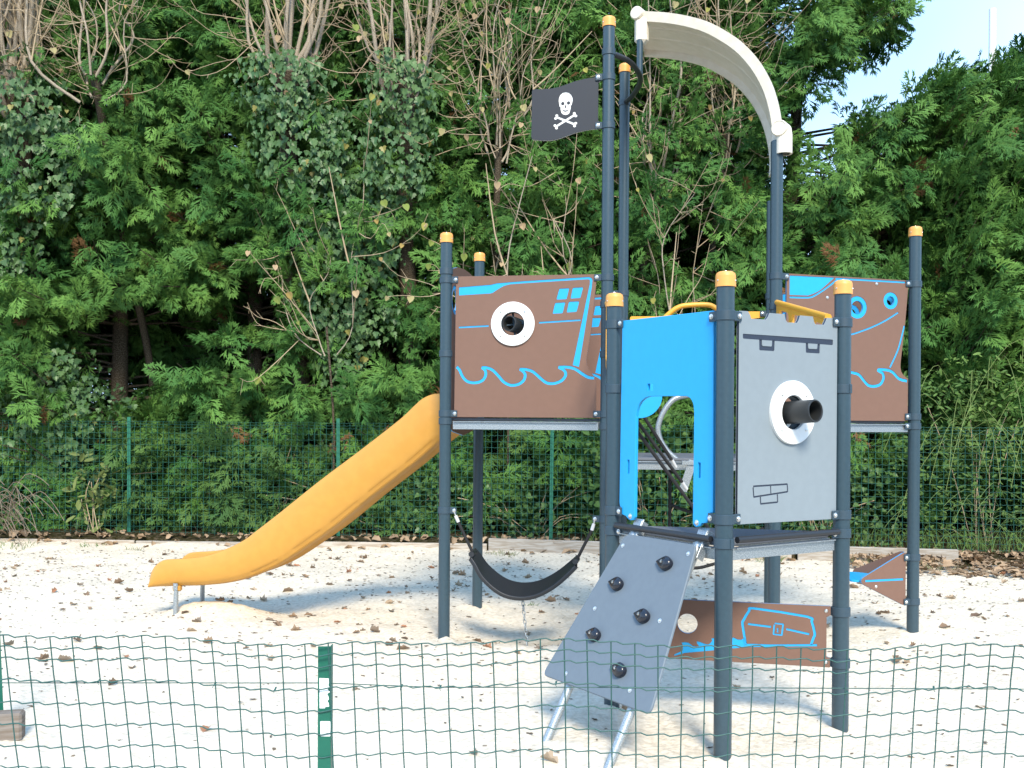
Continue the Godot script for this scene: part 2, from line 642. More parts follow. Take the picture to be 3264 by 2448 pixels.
# ---------------------------------------------------------------- rear fence
func build_rear_fence() -> void:
	var t := thing("wire_fence", "green wire mesh fence along the foot of the hedge behind the sand", "fence", Vector3.ZERO)
	var line := []
	var xs := [-7.95, -5.13, -2.30, 0.52, 3.3, 6.75]
	for x in xs:
		line.append(W(x, edge_d(x) + 0.33, 0.0))
	for i in xs.size():
		var s := st_new()
		var p: Vector3 = line[i]
		var x := Transform3D(Basis.from_euler(Vector3(rf(-0.01, 0.01), 0, rf(-0.012, 0.012))), p + Vector3(0, 0.83, -0.02))
		add_box(s, x, Vector3(0.045, 1.72, 0.005), 0.001)
		add_box(s, x.translated_local(Vector3(0.0, 0, -0.018)), Vector3(0.006, 1.72, 0.030), 0.001)
		put("post", s, M.fpost_rear, t)
	var s := st_new()
	var rr := 0.0027
	for i in xs.size() - 1:
		var a: Vector3 = line[i]
		var b: Vector3 = line[i + 1]
		var n := int(a.distance_to(b) / 0.078)
		for k in n:
			var p := a.lerp(b, float(k) / n)
			var off := Vector3(0, 0, 0.02 * N2.get_noise_2d(p.x * 0.4, 7.0))
			add_tube(s, [p + Vector3(0, 0.05, 0) + off, p + Vector3(0, 1.635, 0) + off], rr, 3, false)
		var h := 0.08
		var rows := []
		while h < 1.6:
			rows.append(h)
			h += 0.078
		rows.append(1.60)
		rows.append(1.635)
		for r in rows:
			var pts := []
			for k in n * 2 + 1:
				var p := a.lerp(b, float(k) / (n * 2))
				pts.append(p + Vector3(0, r + (0.0 if k % 2 == 0 else -0.008) + 0.006 * N2.get_noise_2d(p.x * 0.5, r), 0.003 + 0.02 * N2.get_noise_2d(p.x * 0.4, 7.0)))
			add_tube(s, pts, rr, 3, false)
	stuff(put("wire_mesh", s, M.wire_rear, t))

# ---------------------------------------------------------------- play structure
var PS: Node3D
var posts := {}

func make_post(k: String, top: float, cap := true, low := -0.35) -> void:
	var s := st_new()
	add_lathe(s, Transform3D(Basis(), Vector3.ZERO), [Vector2(0, low), Vector2(PR, low), Vector2(PR, top - 0.02), Vector2(PR - 0.004, top - 0.012), Vector2(0, top - 0.012)], 28)
	var o := put("post", s, M.post, PS)
	o.position = PW(k)
	posts[k] = o
	if cap:
		s = st_new()
		add_lathe(s, Transform3D(Basis(), Vector3(0, top - 0.075, 0)), [Vector2(PR + 0.001, 0), Vector2(PR + 0.007, 0), Vector2(PR + 0.0055, 0.055), Vector2(PR + 0.002, 0.068), Vector2(PR - 0.01, 0.076), Vector2(0.012, 0.080), Vector2(0, 0.080)], 28)
		put("cap", s, M.cap, o)
		s = st_new()
		add_lathe(s, Transform3D(Basis(), Vector3(0, top + 0.004, 0)), [Vector2(0.006, 0), Vector2(0.005, 0.004), Vector2(0, 0.006)], 8)
		put("cap_screw", s, M.steel, o)
		for a in [0.5, 2.6, 4.7]:
			s = st_new()
			add_lathe(s, along(Vector3(cos(a), 0, sin(a)), Vector3(cos(a), 0, sin(a)) * (PR + 0.005) + Vector3(0, top - 0.045, 0)), [Vector2(0.005, 0), Vector2(0.004, 0.004), Vector2(0, 0.005)], 8)
			put("cap_screw", s, M.steel, o)

# band round a post at height h; each ear points along a direction given by the other post's name
func band(k: String, h: float, ears: Array = [], front := 0.016) -> void:
	var o: Node3D = posts[k]
	var s := st_new()
	var b := PR + 0.0065
	add_lathe(s, Transform3D(Basis(), Vector3(0, h, 0)), [Vector2(PR, -0.025), Vector2(b - 0.002, -0.025), Vector2(b, -0.023), Vector2(b, 0.023), Vector2(b - 0.002, 0.025), Vector2(PR, 0.025)], 28)
	if ears.is_empty():
		add_box(s, Transform3D(Basis(Vector3.UP, 0.2), Vector3(0, h, 0)) * Transform3D(Basis(), Vector3(0.015, 0, b - 0.001)), Vector3(0.003, 0.05, 0.004), 0.0005)
	for e in ears:
		var q: Vector2 = P[e] if e is String else e
		var x := Vector3(q.x - P[k].x, 0, -(q.y - P[k].y)).normalized()
		var z := x.cross(Vector3.UP)
		if z.z < 0:
			z = -z
		var f := Transform3D(Basis(x, Vector3.UP, z if x.cross(Vector3.UP).dot(z) > 0 else z), Vector3(0, h, 0))
		add_box(s, f.translated_local(Vector3(0.066, 0, front)), Vector3(0.062, 0.05, 0.011), 0.004)
	put("clamp", s, M.clamp, o)
	for e in ears:
		var q: Vector2 = P[e] if e is String else e
		var x := Vector3(q.x - P[k].x, 0, -(q.y - P[k].y)).normalized()
		var z := x.cross(Vector3.UP)
		if z.z < 0:
			z = -z
		s = st_new()
		add_bolt(s, Transform3D(), x * 0.078 + Vector3(0, h, 0) + z * (front + 0.0055), z, 0.0115)
		put("bolt", s, M.steel, o)

func add_bolt(s: SurfaceTool, x: Transform3D, at: Vector3, dir: Vector3, r: float) -> void:
	add_lathe(s, x * along(dir, at), [Vector2(r * 1.25, 0), Vector2(r * 1.25, r * 0.2), Vector2(r, r * 0.25), Vector2(r * 0.9, r * 0.6), Vector2(r * 0.6, r * 0.85), Vector2(0, r * 0.95)], 12)

func frame2(a: Vector3, b: Vector3) -> Transform3D:
	var x := (b - a).normalized()
	return Transform3D(Basis(x, Vector3.UP, x.cross(Vector3.UP)), a)

func panel(called: String, x: Transform3D, outline: PackedVector2Array, art: Array, through: Array, skin: Material, core: Material, both := false, label := "") -> Node3D:
	var o := Node3D.new()
	o.name = called
	PS.add_child(o, true)
	o.transform = x
	if label:
		o.set_meta("label", label)
	var s := st_new()
	add_plate(s, inset(ccw(outline), 0.0006), through, -0.0062, 0.0062, 0.0005)
	put("core", s, core, o)
	s = st_new()
	add_plate(s, outline, art + through, 0.006, 0.0092, 0.0012)
	put("face", s, skin, o)
	s = st_new()
	add_plate(s, outline, (art if both else []) + through, -0.0092, -0.006, 0.0012)
	put("face", s, skin, o)
	return o

func ring_and_barrel(o: Node3D, c: Vector3, a: Vector3, b: Vector3) -> void:
	var s := st_new()
	var f := along(Vector3.BACK, c + Vector3(0, 0, 0.009))
	add_lathe(s, f, [Vector2(0.090, 0), Vector2(0.168, 0), Vector2(0.168, 0.015), Vector2(0.165, 0.018), Vector2(0.093, 0.018), Vector2(0.090, 0.015), Vector2(0.090, 0)], 48)
	put("porthole_ring", s, M.white, o)
	for k in 4:
		var an := PI / 4 + k * PI / 2
		s = st_new()
		add_bolt(s, Transform3D(), c + Vector3(cos(an) * 0.13, sin(an) * 0.13, 0.027), Vector3.BACK, 0.007)
		put("screw", s, M.steel, o)
	s = st_new()
	add_lathe(s, along(Vector3.BACK, c + Vector3(0, 0, -0.05)), [Vector2(0.088, 0), Vector2(0.098, 0), Vector2(0.098, 0.044), Vector2(0.088, 0.044), Vector2(0.088, 0)], 32)
	for k in 2:
		var d := Vector3(cos(k * PI / 2 + 0.1), sin(k * PI / 2 + 0.1), 0)
		add_tube(s, [c - d * 0.09 + Vector3(0, 0, -0.04), c + d * 0.09 + Vector3(0, 0, -0.04)], 0.008, 8)
	put("swivel", s, M.clamp, o)
	s = st_new()
	var l := a.distance_to(b)
	add_lathe(s, along(b - a, a), [Vector2(0.050, 0), Vector2(0.060, 0), Vector2(0.060, l - 0.006), Vector2(0.0575, l), Vector2(0.0525, l), Vector2(0.050, l - 0.006), Vector2(0.050, 0)], 32)
	put("cannon_barrel", s, M.barrel, o)

const WAVE := [88, 2099, 112, 2073, 130, 2033, 161, 1994, 205, 1977, 258, 1979, 298, 2000, 316, 2035, 312, 2070, 286, 2092, 330, 2090, 374, 2069, 418, 2025, 453, 1985, 497, 1961, 532, 1957, 576, 1967, 611, 1996, 622, 2035, 607, 2061, 581, 2079, 629, 2077, 681, 2060, 733, 2016, 776, 1981, 819, 1970, 863, 1976, 906, 1997, 931, 2035, 920, 2070, 877, 2094, 941, 2095, 1001, 2081, 1053, 2046, 1104, 2017, 1147, 2013]
const STERN := [79, 2793, 1152, 2793, 1158, 2737, 1125, 2396, 1088, 2149, 1091, 2115, 1100, 2089, 1114, 2063, 1134, 2041, 1152, 2018, 1161, 1990, 1162, 1712, 71, 1712]
const BAND := [103, 2710, 352, 2726, 396, 2736, 598, 2749, 1088, 2773, 1105, 2773, 1118, 2767, 1127, 2758, 1129, 2745, 1124, 2695, 1032, 2096, 984, 2109, 1109, 2721, 1110, 2747, 1103, 2755, 1088, 2756, 598, 2733, 493, 2726, 449, 2714, 405, 2689, 365, 2663, 347, 2659, 103, 2647]

func stern_art() -> Array:
	var a := [poly(BAND)]
	for w in [[879, 2689, 954, 2691, 934, 2608, 857, 2606], [981, 2694, 1059, 2697, 1039, 2616, 964, 2612], [848, 2581, 925, 2585, 905, 2502, 828, 2499], [952, 2589, 1031, 2591, 1011, 2512, 935, 2507]]:
		a.append(rounded(poly(w), 0.008, 2))
	a.append(stroke(poly([104, 2401, 337, 2411]), 0.012))
	a.append(stroke(poly([725, 2432, 1041, 2449]), 0.012))
	a.append(stroke(smooth(poly(WAVE), [9, 20, 30], 3), 0.022))
	return a

func build_play_structure() -> void:
	PS = thing("pirate_ship_play_structure", "pirate ship climbing frame with yellow slide, skull flag, brown hull panels and cream sail", "playground equipment", Vector3.ZERO)
	make_post("A", 3.13)
	make_post("C", 3.182)
	make_post("M", 4.725)
	make_post("B", 4.80)
	make_post("L", 2.427)
	make_post("F", 2.445)
	make_post("R", 2.473)
	make_post("D", 3.78, false)
	make_post("H", 3.60, false)
	make_post("E", 3.213)
	for h in [2.767, 1.738, 0.993]:
		band("A", h, ["M"])
	for h in [2.835, 1.68]:
		band("A", h)
	band("A", 2.20, ["C"])
	for h in [2.767, 1.741, 0.953]:
		band("M", h, ["A"])
	band("M", 4.272, ["A"])
	band("M", 3.909, ["A"])
	band("M", 4.461)
	band("M", 2.564, ["L"])
	band("M", 2.191, ["L"])
	band("M", 1.649)
	band("B", 2.80, ["C"])
	band("B", 4.46)
	band("C", 2.80, ["B"])
	band("C", 1.70)
	band("L", 2.249, ["F"])
	band("L", 1.878)
	band("L", 1.177, ["F"])
	band("L", 1.062, ["F"])
	band("F", 2.226, ["L", "R"])
	band("F", 1.203, ["L", "R"])
	band("F", 1.083)
	band("R", 2.241, ["F"])
	band("R", 1.878)
	band("R", 1.187, ["F"])
	band("R", 1.085, ["F"])
	band("R", 0.653, ["L"], -0.001)
	band("R", 0.37, ["L"], -0.001)
	for h in [2.768, 1.738]:
		band("D", h, ["E"])
	band("D", 2.545, ["R"])
	band("D", 1.665)
	for h in [2.767, 1.738, 1.665, 0.649, 0.305]:
		band("E", h, ["D"])
	band("H", 2.77, ["E"])
	band("H", 2.62, ["B"])

	# --- stern: front and back hull panels
	var sa := stern_art()
	var hole := circle(Vector2(0.525, 2.424), 0.096)
	var o := panel("hull_panel", frame2(PW("A"), PW("M")), poly(STERN), sa, [hole], M.brown, M.blue, false, "brown stern panel with blue window and wave grooves facing the front")
	ring_and_barrel(o, Vector3(0.525, 2.424, 0), Vector3(0.60, 2.405, -0.22), Vector3(0.497, 2.428, 0.03))
	panel("hull_panel", frame2(PW("C"), PW("B")).translated_local(Vector3(0.06, 0, 0)), poly(STERN), sa, [], M.brown, M.blue)
	# side panel above the slide with a porthole
	var side := poly([80, 1650, 200, 1600, 600, 1560, 1000, 1600, 1160, 1650, 1165, 2700, 1150, 2800, 1100, 2870, 990, 2925, 800, 2938, 610, 2940, 350, 2920, 160, 2880, 100, 2820, 80, 2740])
	var slot := rounded(poly([420, 1760, 1000, 1760, 1000, 2430, 420, 2430]), 0.18, 6)
	panel("hull_panel", frame2(PW("A"), PW("C")), side, [circle(Vector2(0.263, 2.645), 0.116), rounded(poly([400, 1745, 1020, 1745, 1020, 2450, 400, 2450]), 0.19, 6)], [circle(Vector2(0.263, 2.645), 0.085), slot], M.brown, M.blue)

	# --- bow: two hull panels that meet at the bow post
	var bow := poly([85, 2793, 1173, 2793, 1165, 2721, 1139, 2444, 1100, 2149, 1100, 2118, 1107, 2088, 1127, 2059, 1150, 2045, 1170, 2031, 1170, 1704, 80, 1704])
	var ba := [poly([110, 2779, 500, 2782, 451, 2743, 386, 2690, 350, 2668, 310, 2651, 268, 2637, 110, 2635])]
	ba.append(stroke(smooth(poly([111, 2617, 273, 2622, 332, 2642, 407, 2686, 472, 2730, 527, 2769, 559, 2775, 1136, 2776]), [], 3), 0.013))
	ba.append(circle(Vector2(0.703, 2.566), 0.085))
	ba.append(circle(Vector2(1.005, 2.629), 0.065))
	ba.append(stroke(smooth(poly([400, 2340, 556, 2345, 655, 2360, 732, 2383, 843, 2423, 955, 2473, 1075, 2541]), [], 3), 0.012))
	ba.append(stroke(smooth(poly([1133, 2442, 1107, 2349, 1072, 2244, 1003, 2115]), [], 3), 0.014))
	ba.append(stroke(smooth(poly([100, 2014, 160, 1978, 240, 1966, 292, 1980, 320, 2034, 309, 2072, 270, 2095, 352, 2096, 410, 2065, 470, 2000, 540, 1965, 590, 1980, 618, 2030, 605, 2068, 575, 2088, 652, 2071, 718, 2056, 762, 2014, 806, 1976, 862, 1969, 918, 1986, 946, 2034, 935, 2072, 891, 2095, 975, 2096, 1031, 2077, 1087, 2030, 1161, 2014]), [6, 14, 22], 3), 0.022))
	var eyes := [circle(Vector2(0.703, 2.566), 0.050), circle(Vector2(1.005, 2.629), 0.034)]
	o = panel("hull_panel", frame2(PW("D"), PW("E")), bow, ba, eyes, M.brown, M.blue, false, "brown bow panel with two blue ringed eyes and a smile")
	for q in [[0.875, 2.752], [0.436, 2.628]]:
		var s := st_new()
		add_bolt(s, Transform3D(), Vector3(q[0], q[1], 0.009), Vector3.BACK, 0.010)
		put("screw", s, M.steel, o)
	panel("hull_panel", frame2(PW("H"), PW("E")), bow, ba, eyes, M.brown, M.blue, true)
	var s := st_new()
	add_plate(s, rounded(poly([85, 2100, 330, 2100, 330, 2720, 85, 2720]), 0.05), [], -0.008, 0.008)
	var q := put("side_plate", s, M.blue, PS)
	q.transform = frame2(PW("D"), PW("H"))

	# --- bow seat: two brown cheeks and a blue board
	var cheek := poly([-75, 684, -101, 684, -455, 513, -474, 502, -482, 485, -478, 466, -454, 450, -104, 284, -75, 283])
	for k in ["D", "H"]:
		var f := frame2(PW(k), PW("E"))
		f.origin = PW("E")
		panel("seat_cheek", f, cheek, [stroke(poly([-445, 482, -98, 481]), 0.017)] if k == "D" else [], [], M.brown, M.blue)
	s = st_new()
	var dd := (PW("D") - PW("E")).normalized()
	var hh := (PW("H") - PW("E")).normalized()
	var seat := PackedVector2Array()
	for v in [dd * 0.12 + hh * 0.02, dd * 0.45 + hh * 0.012, dd * 0.485 + hh * 0.07, dd * 0.40 + hh * 0.20, dd * 0.20 + hh * 0.40, dd * 0.07 + hh * 0.485, dd * 0.012 + hh * 0.45, dd * 0.02 + hh * 0.12]:
		seat.append(Vector2(v.x, -v.z))
	add_plate(s, rounded(seat, 0.03), [], -0.009, 0.009)
	q = put("seat", s, M.blue, PS)
	q.transform = Transform3D(Basis(Vector3.RIGHT, Vector3.FORWARD, Vector3.UP), PW("E") + Vector3(0, 0.476, 0))
	s = st_new()
	add_bolt(s, Transform3D(), Vector3(-0.348, 0.435, 0.009), Vector3.BACK, 0.010)
	q = put("screw", s, M.steel, PS)
	q.transform = Transform3D(frame2(PW("D"), PW("E")).basis, PW("E"))

	# --- treasure chest board below the tower
	var board := poly([55, 680, 55, 630, 75, 619, 75, 401, 55, 394, 55, 342, 1203, 342, 1203, 394, 1184, 401, 1184, 619, 1205, 630, 1205, 680])
	var ca := [stroke(smooth(poly([751, 444, 733, 553, 737, 579, 770, 637, 795, 649, 1081, 617, 1105, 592, 1122, 524, 1117, 506, 1103, 464]), [], 2), 0.014)]
	ca.append(poly([353, 365, 401, 390, 404, 415, 395, 436, 416, 440, 436, 437, 460, 420, 478, 418, 493, 422, 482, 434, 480, 448, 500, 445, 528, 435, 545, 434, 555, 440, 566, 455, 561, 469, 590, 472, 612, 458, 623, 460, 632, 478, 657, 475, 672, 462, 681, 482, 705, 471, 728, 470, 741, 483, 757, 450, 879, 452, 1134, 468, 1136, 455, 1030, 449, 751, 429, 579, 402, 414, 377, 357, 358]))
	ca.append(stroke(poly([762, 560, 888, 550]), 0.012))
	ca.append(stroke(poly([970, 542, 1093, 520]), 0.012))
	ca.append(stroke(poly([907, 571, 953, 568, 946, 507, 901, 510, 906, 565]), 0.009))
	ca.append(stroke(poly([927, 546, 920, 540, 926, 534, 921, 524, 929, 523]), 0.006))
	panel("treasure_chest_board", frame2(PW("L"), PW("R")), board, ca, [circle(Vector2(0.428, 0.545), 0.056)], M.brown, M.blue, false, "low brown board with a blue treasure chest outline")

	# --- tower: grey castle panel with a cannon, blue doorway panel
	var gr := poly([85, 1173, 835, 1165, 836, 2262, 750, 2260, 740, 2240, 727, 2221, 660, 2219, 647, 2233, 638, 2260, 538, 2260, 526, 2233, 515, 2219, 442, 2217, 428, 2230, 419, 2259, 306, 2258, 295, 2237, 280, 2222, 174, 2221, 165, 2240, 151, 2257, 88, 2256])
	var ga := [rounded(poly([113, 2141, 800, 2144, 800, 2114, 115, 2116]), 0.004, 1),
		poly([231, 2117, 252, 2117, 253, 2090, 258, 2085, 320, 2085, 325, 2090, 326, 2117, 346, 2117, 344, 2066, 340, 2062, 237, 2062, 233, 2066]),
		poly([582, 2116, 601, 2116, 603, 2091, 608, 2086, 668, 2087, 673, 2091, 675, 2116, 695, 2116, 693, 2068, 688, 2064, 588, 2064, 584, 2068]),
		stroke(poly([195, 1363, 447, 1367, 451, 1327, 200, 1308, 195, 1358]), 0.009), stroke(poly([322, 1362, 325, 1320]), 0.008), stroke(poly([247, 1308, 251, 1271, 376, 1275, 373, 1316]), 0.009)]
	o = panel("castle_panel", frame2(PW("F"), PW("R")), gr, ga, [circle(Vector2(0.477, 1.744), 0.096)], M.grey, M.navy, false, "grey castle panel with notched top and a black cannon in a white ring")
	ring_and_barrel(o, Vector3(0.477, 1.744, 0), Vector3(0.47, 1.735, -0.17), Vector3(0.482, 1.752, 0.165))
	var bl := PackedVector2Array()
	bl.append_array(poly([84, 2264, 817, 2258, 822, 1231, 800, 1226, 790, 1190, 773, 1174, 739, 1169, 725, 1153, 700, 1146, 683, 1150, 674, 1165, 678, 1741, 672, 1781, 661, 1801, 648, 1815, 630, 1823, 610, 1826, 376, 1829, 318, 1828, 290, 1822, 265, 1810, 245, 1796, 231, 1778, 218, 1752, 211, 1721, 205, 1156, 190, 1137, 168, 1133, 145, 1139, 128, 1154, 92, 1161, 84, 1190, 72, 1212, 68, 1230]))
	s = st_new()
	add_plate(s, bl, [stroke(poly([307, 1880, 354, 1879]), 0.040), stroke(poly([147, 1475, 146, 1396]), 0.020), stroke(poly([721, 1482, 720, 1402]), 0.020)], -0.010, 0.010, 0.0025)
	q = put("doorway_panel", s, M.blue, PS)
	q.transform = frame2(PW("L"), PW("F"))
	for p in [[0.168, 1.157], [0.706, 1.170]]:
		s = st_new()
		add_bolt(s, Transform3D(), Vector3(p[0], p[1], 0.010), Vector3.BACK, 0.0115)
		put("bolt", s, M.steel, q)

	# --- decks
	deck(["L", "F", "R"], 1.095, 0.035)
	deck(["A", "M", "B", "C"], 1.705, 0.02)
	deck(["D", "E", "H"], 1.705, 0.02)
	deck(["M", "D", "H", "B"], 1.415, 0.02)
	for e in [["L", "F"], ["F", "R"]]:
		s = st_new()
		var a := PW(e[0], 1.098).lerp(PW(e[1], 1.098), 0.07)
		var b := PW(e[0], 1.098).lerp(PW(e[1], 1.098), 0.93)
		var n := (b - a).normalized().cross(Vector3.UP)
		add_tube(s, [a + n * 0.03, b + n * 0.03], 0.017, 14)
		put("nosing", s, M.rubber, PS)

	# --- climbing ramp
	build_ramp()
	build_slide()
	build_sail()
	build_flag()
	build_middle()

func deck(ks: Array, h: float, t: float) -> void:
	var pts := PackedVector2Array()
	for k in ks:
		pts.append(Vector2(P[k].x, P[k].y))
	var s := st_new()
	add_plate(s, inset(ccw(pts), 0.035), [], -t, 0.0, 0.003)
	var o := put("deck", s, M.deck, PS)
	o.transform = Transform3D(Basis(Vector3.RIGHT, Vector3.FORWARD, Vector3.UP), Vector3(0, h, 0))
	for i in ks.size():
		var a := PW(ks[i], h - t - 0.036)
		var b := PW(ks[(i + 1) % ks.size()], h - t - 0.036)
		s = st_new()
		var x := (b - a).normalized()
		var l := a.distance_to(b)
		var f := Transform3D(Basis(x, Vector3.UP, x.cross(Vector3.UP)), (a + b) / 2)
		add_box(s, f, Vector3(l - 0.12, 0.062, 0.006), 0.001)
		add_box(s, f.translated_local(Vector3(0, 0.028, 0)), Vector3(l - 0.14, 0.006, 0.045), 0.001)
		put("frame_channel", s, M.galv, o)
		o.get_child(-1).transform = o.transform.affine_inverse()

func build_ramp() -> void:
	var x := (PW("F") - PW("L")).normalized()
	var n := Vector3(x.z, 0, -x.x)
	if n.z < 0:
		n = -n
	n = Vector3(-x.z, 0, x.x)
	var up := (-n + Vector3.UP * 1.8).normalized()
	var f := Transform3D(Basis(x, up, x.cross(up)), PW("L", 1.08) + n * 0.05)
	var r := Node3D.new()
	r.name = "climbing_ramp"
	PS.add_child(r, true)
	r.transform = f
	var s := st_new()
	add_plate(s, rounded(poly([187, -18, 757, -18, 897, -895, -5, -903]), 0.045, 5), [], -0.016, 0.0, 0.004)
	put("board", s, M.ramp, r)
	for h in [[0.599, -0.151], [0.297, -0.315], [0.592, -0.449], [0.288, -0.613], [0.583, -0.746]]:
		s = st_new()
		add_hold(s, Vector3(h[0], h[1], 0.0))
		put("climbing_hold", s, M.hold, r)
		s = st_new()
		add_lathe(s, along(Vector3(-0.25, 0.1, 1), Vector3(h[0] - 0.012, h[1] + 0.004, 0.029)), [Vector2(0.010, 0), Vector2(0.009, 0.005), Vector2(0, 0.006)], 10)
		put("hold_bolt", s, M.steel, r)
	for b in [[0.206, -0.09], [0.724, -0.073], [0.197, -0.471], [0.716, -0.446], [0.188, -0.852], [0.705, -0.819]]:
		s = st_new()
		add_bolt(s, Transform3D(), Vector3(b[0], b[1], 0.0), Vector3.BACK, 0.010)
		put("bolt", s, M.steel, r)
	for rx in [0.206, 0.722]:
		s = st_new()
		add_tube(s, [Vector3(rx, 0.02, -0.042), Vector3(rx, -1.48, -0.042)], 0.0235, 16)
		add_box(s, Transform3D(Basis(), Vector3(rx + 0.012, 0.035, -0.03)), Vector3(0.075, 0.11, 0.008), 0.002)
		add_box(s, Transform3D(Basis(), Vector3(rx + 0.045, 0.0, -0.045)), Vector3(0.006, 0.16, 0.05), 0.002)
		put("rail", s, M.galv, r)

func add_hold(s: SurfaceTool, c: Vector3) -> void:
	var nu := 20
	var nv := 10
	var g := []
	for j in nv + 1:
		var row := []
		var th := PI * 0.5 * j / nv          # 0 on the board, PI/2 at the top
		for i in nu:
			var a := TAU * i / nu
			var ca := cos(a)
			var r := 1.0
			var x := ca * (0.050 if ca > 0 else 0.066)
			var y := sin(a) * 0.036
			if ca < 0:
				y *= 1.0 - 0.75 * pow(-ca, 1.3)   # pointed to the left
			var k := pow(cos(th), 0.55)
			var z := pow(sin(th), 0.8) * (0.034 + 0.008 * ca)
			row.append(c + Vector3(x * k * (1.0 + 0.12 * sin(th * 2.0)), y * k * (1.0 + 0.15 * sin(th * 2.0)) + 0.006 * sin(th), z) * r)
		g.append(row)
	add_grid(s, g, true)

# smooth surface through rows of points; closed joins the last column to the first
func add_grid(s: SurfaceTool, g: Array, closed: bool, flip := 1.0) -> void:
	var nj := g.size()
	var ni: int = g[0].size()
	var nn := []
	for j in nj:
		var row := []
		for i in ni:
			var du: Vector3
			if closed:
				du = g[j][(i + 1) % ni] - g[j][(i + ni - 1) % ni]
			else:
				du = g[j][mini(i + 1, ni - 1)] - g[j][maxi(i - 1, 0)]
			var dv: Vector3 = g[mini(j + 1, nj - 1)][i] - g[maxi(j - 1, 0)][i]
			var n := du.cross(dv)
			row.append(n.normalized() * flip if n.length() > 1e-12 else Vector3.ZERO)
		nn.append(row)
	for j in nj:
		for i in ni:
			if nn[j][i] == Vector3.ZERO:
				nn[j][i] = nn[maxi(j - 1, 0)][i] if nn[maxi(j - 1, 0)][i] != Vector3.ZERO else Vector3.UP
	for j in nj - 1:
		for i in (ni if closed else ni - 1):
			var k := (i + 1) % ni
			quadn(s, g[j][i], g[j][k], g[j + 1][k], g[j + 1][i], nn[j][i], nn[j][k], nn[j + 1][k], nn[j + 1][i])

func resample(p: PackedVector2Array, n: int) -> PackedVector2Array:
	var ln := [0.0]
	for i in range(1, p.size()):
		ln.append(ln[-1] + p[i].distance_to(p[i - 1]))
	var r := PackedVector2Array()
	var j := 0
	for k in n:
		var t: float = ln[-1] * k / (n - 1)
		while j < p.size() - 2 and ln[j + 1] < t:
			j += 1
		r.append(p[j].lerp(p[j + 1], clampf((t - ln[j]) / maxf(1e-9, ln[j + 1] - ln[j]), 0, 1)))
	return r

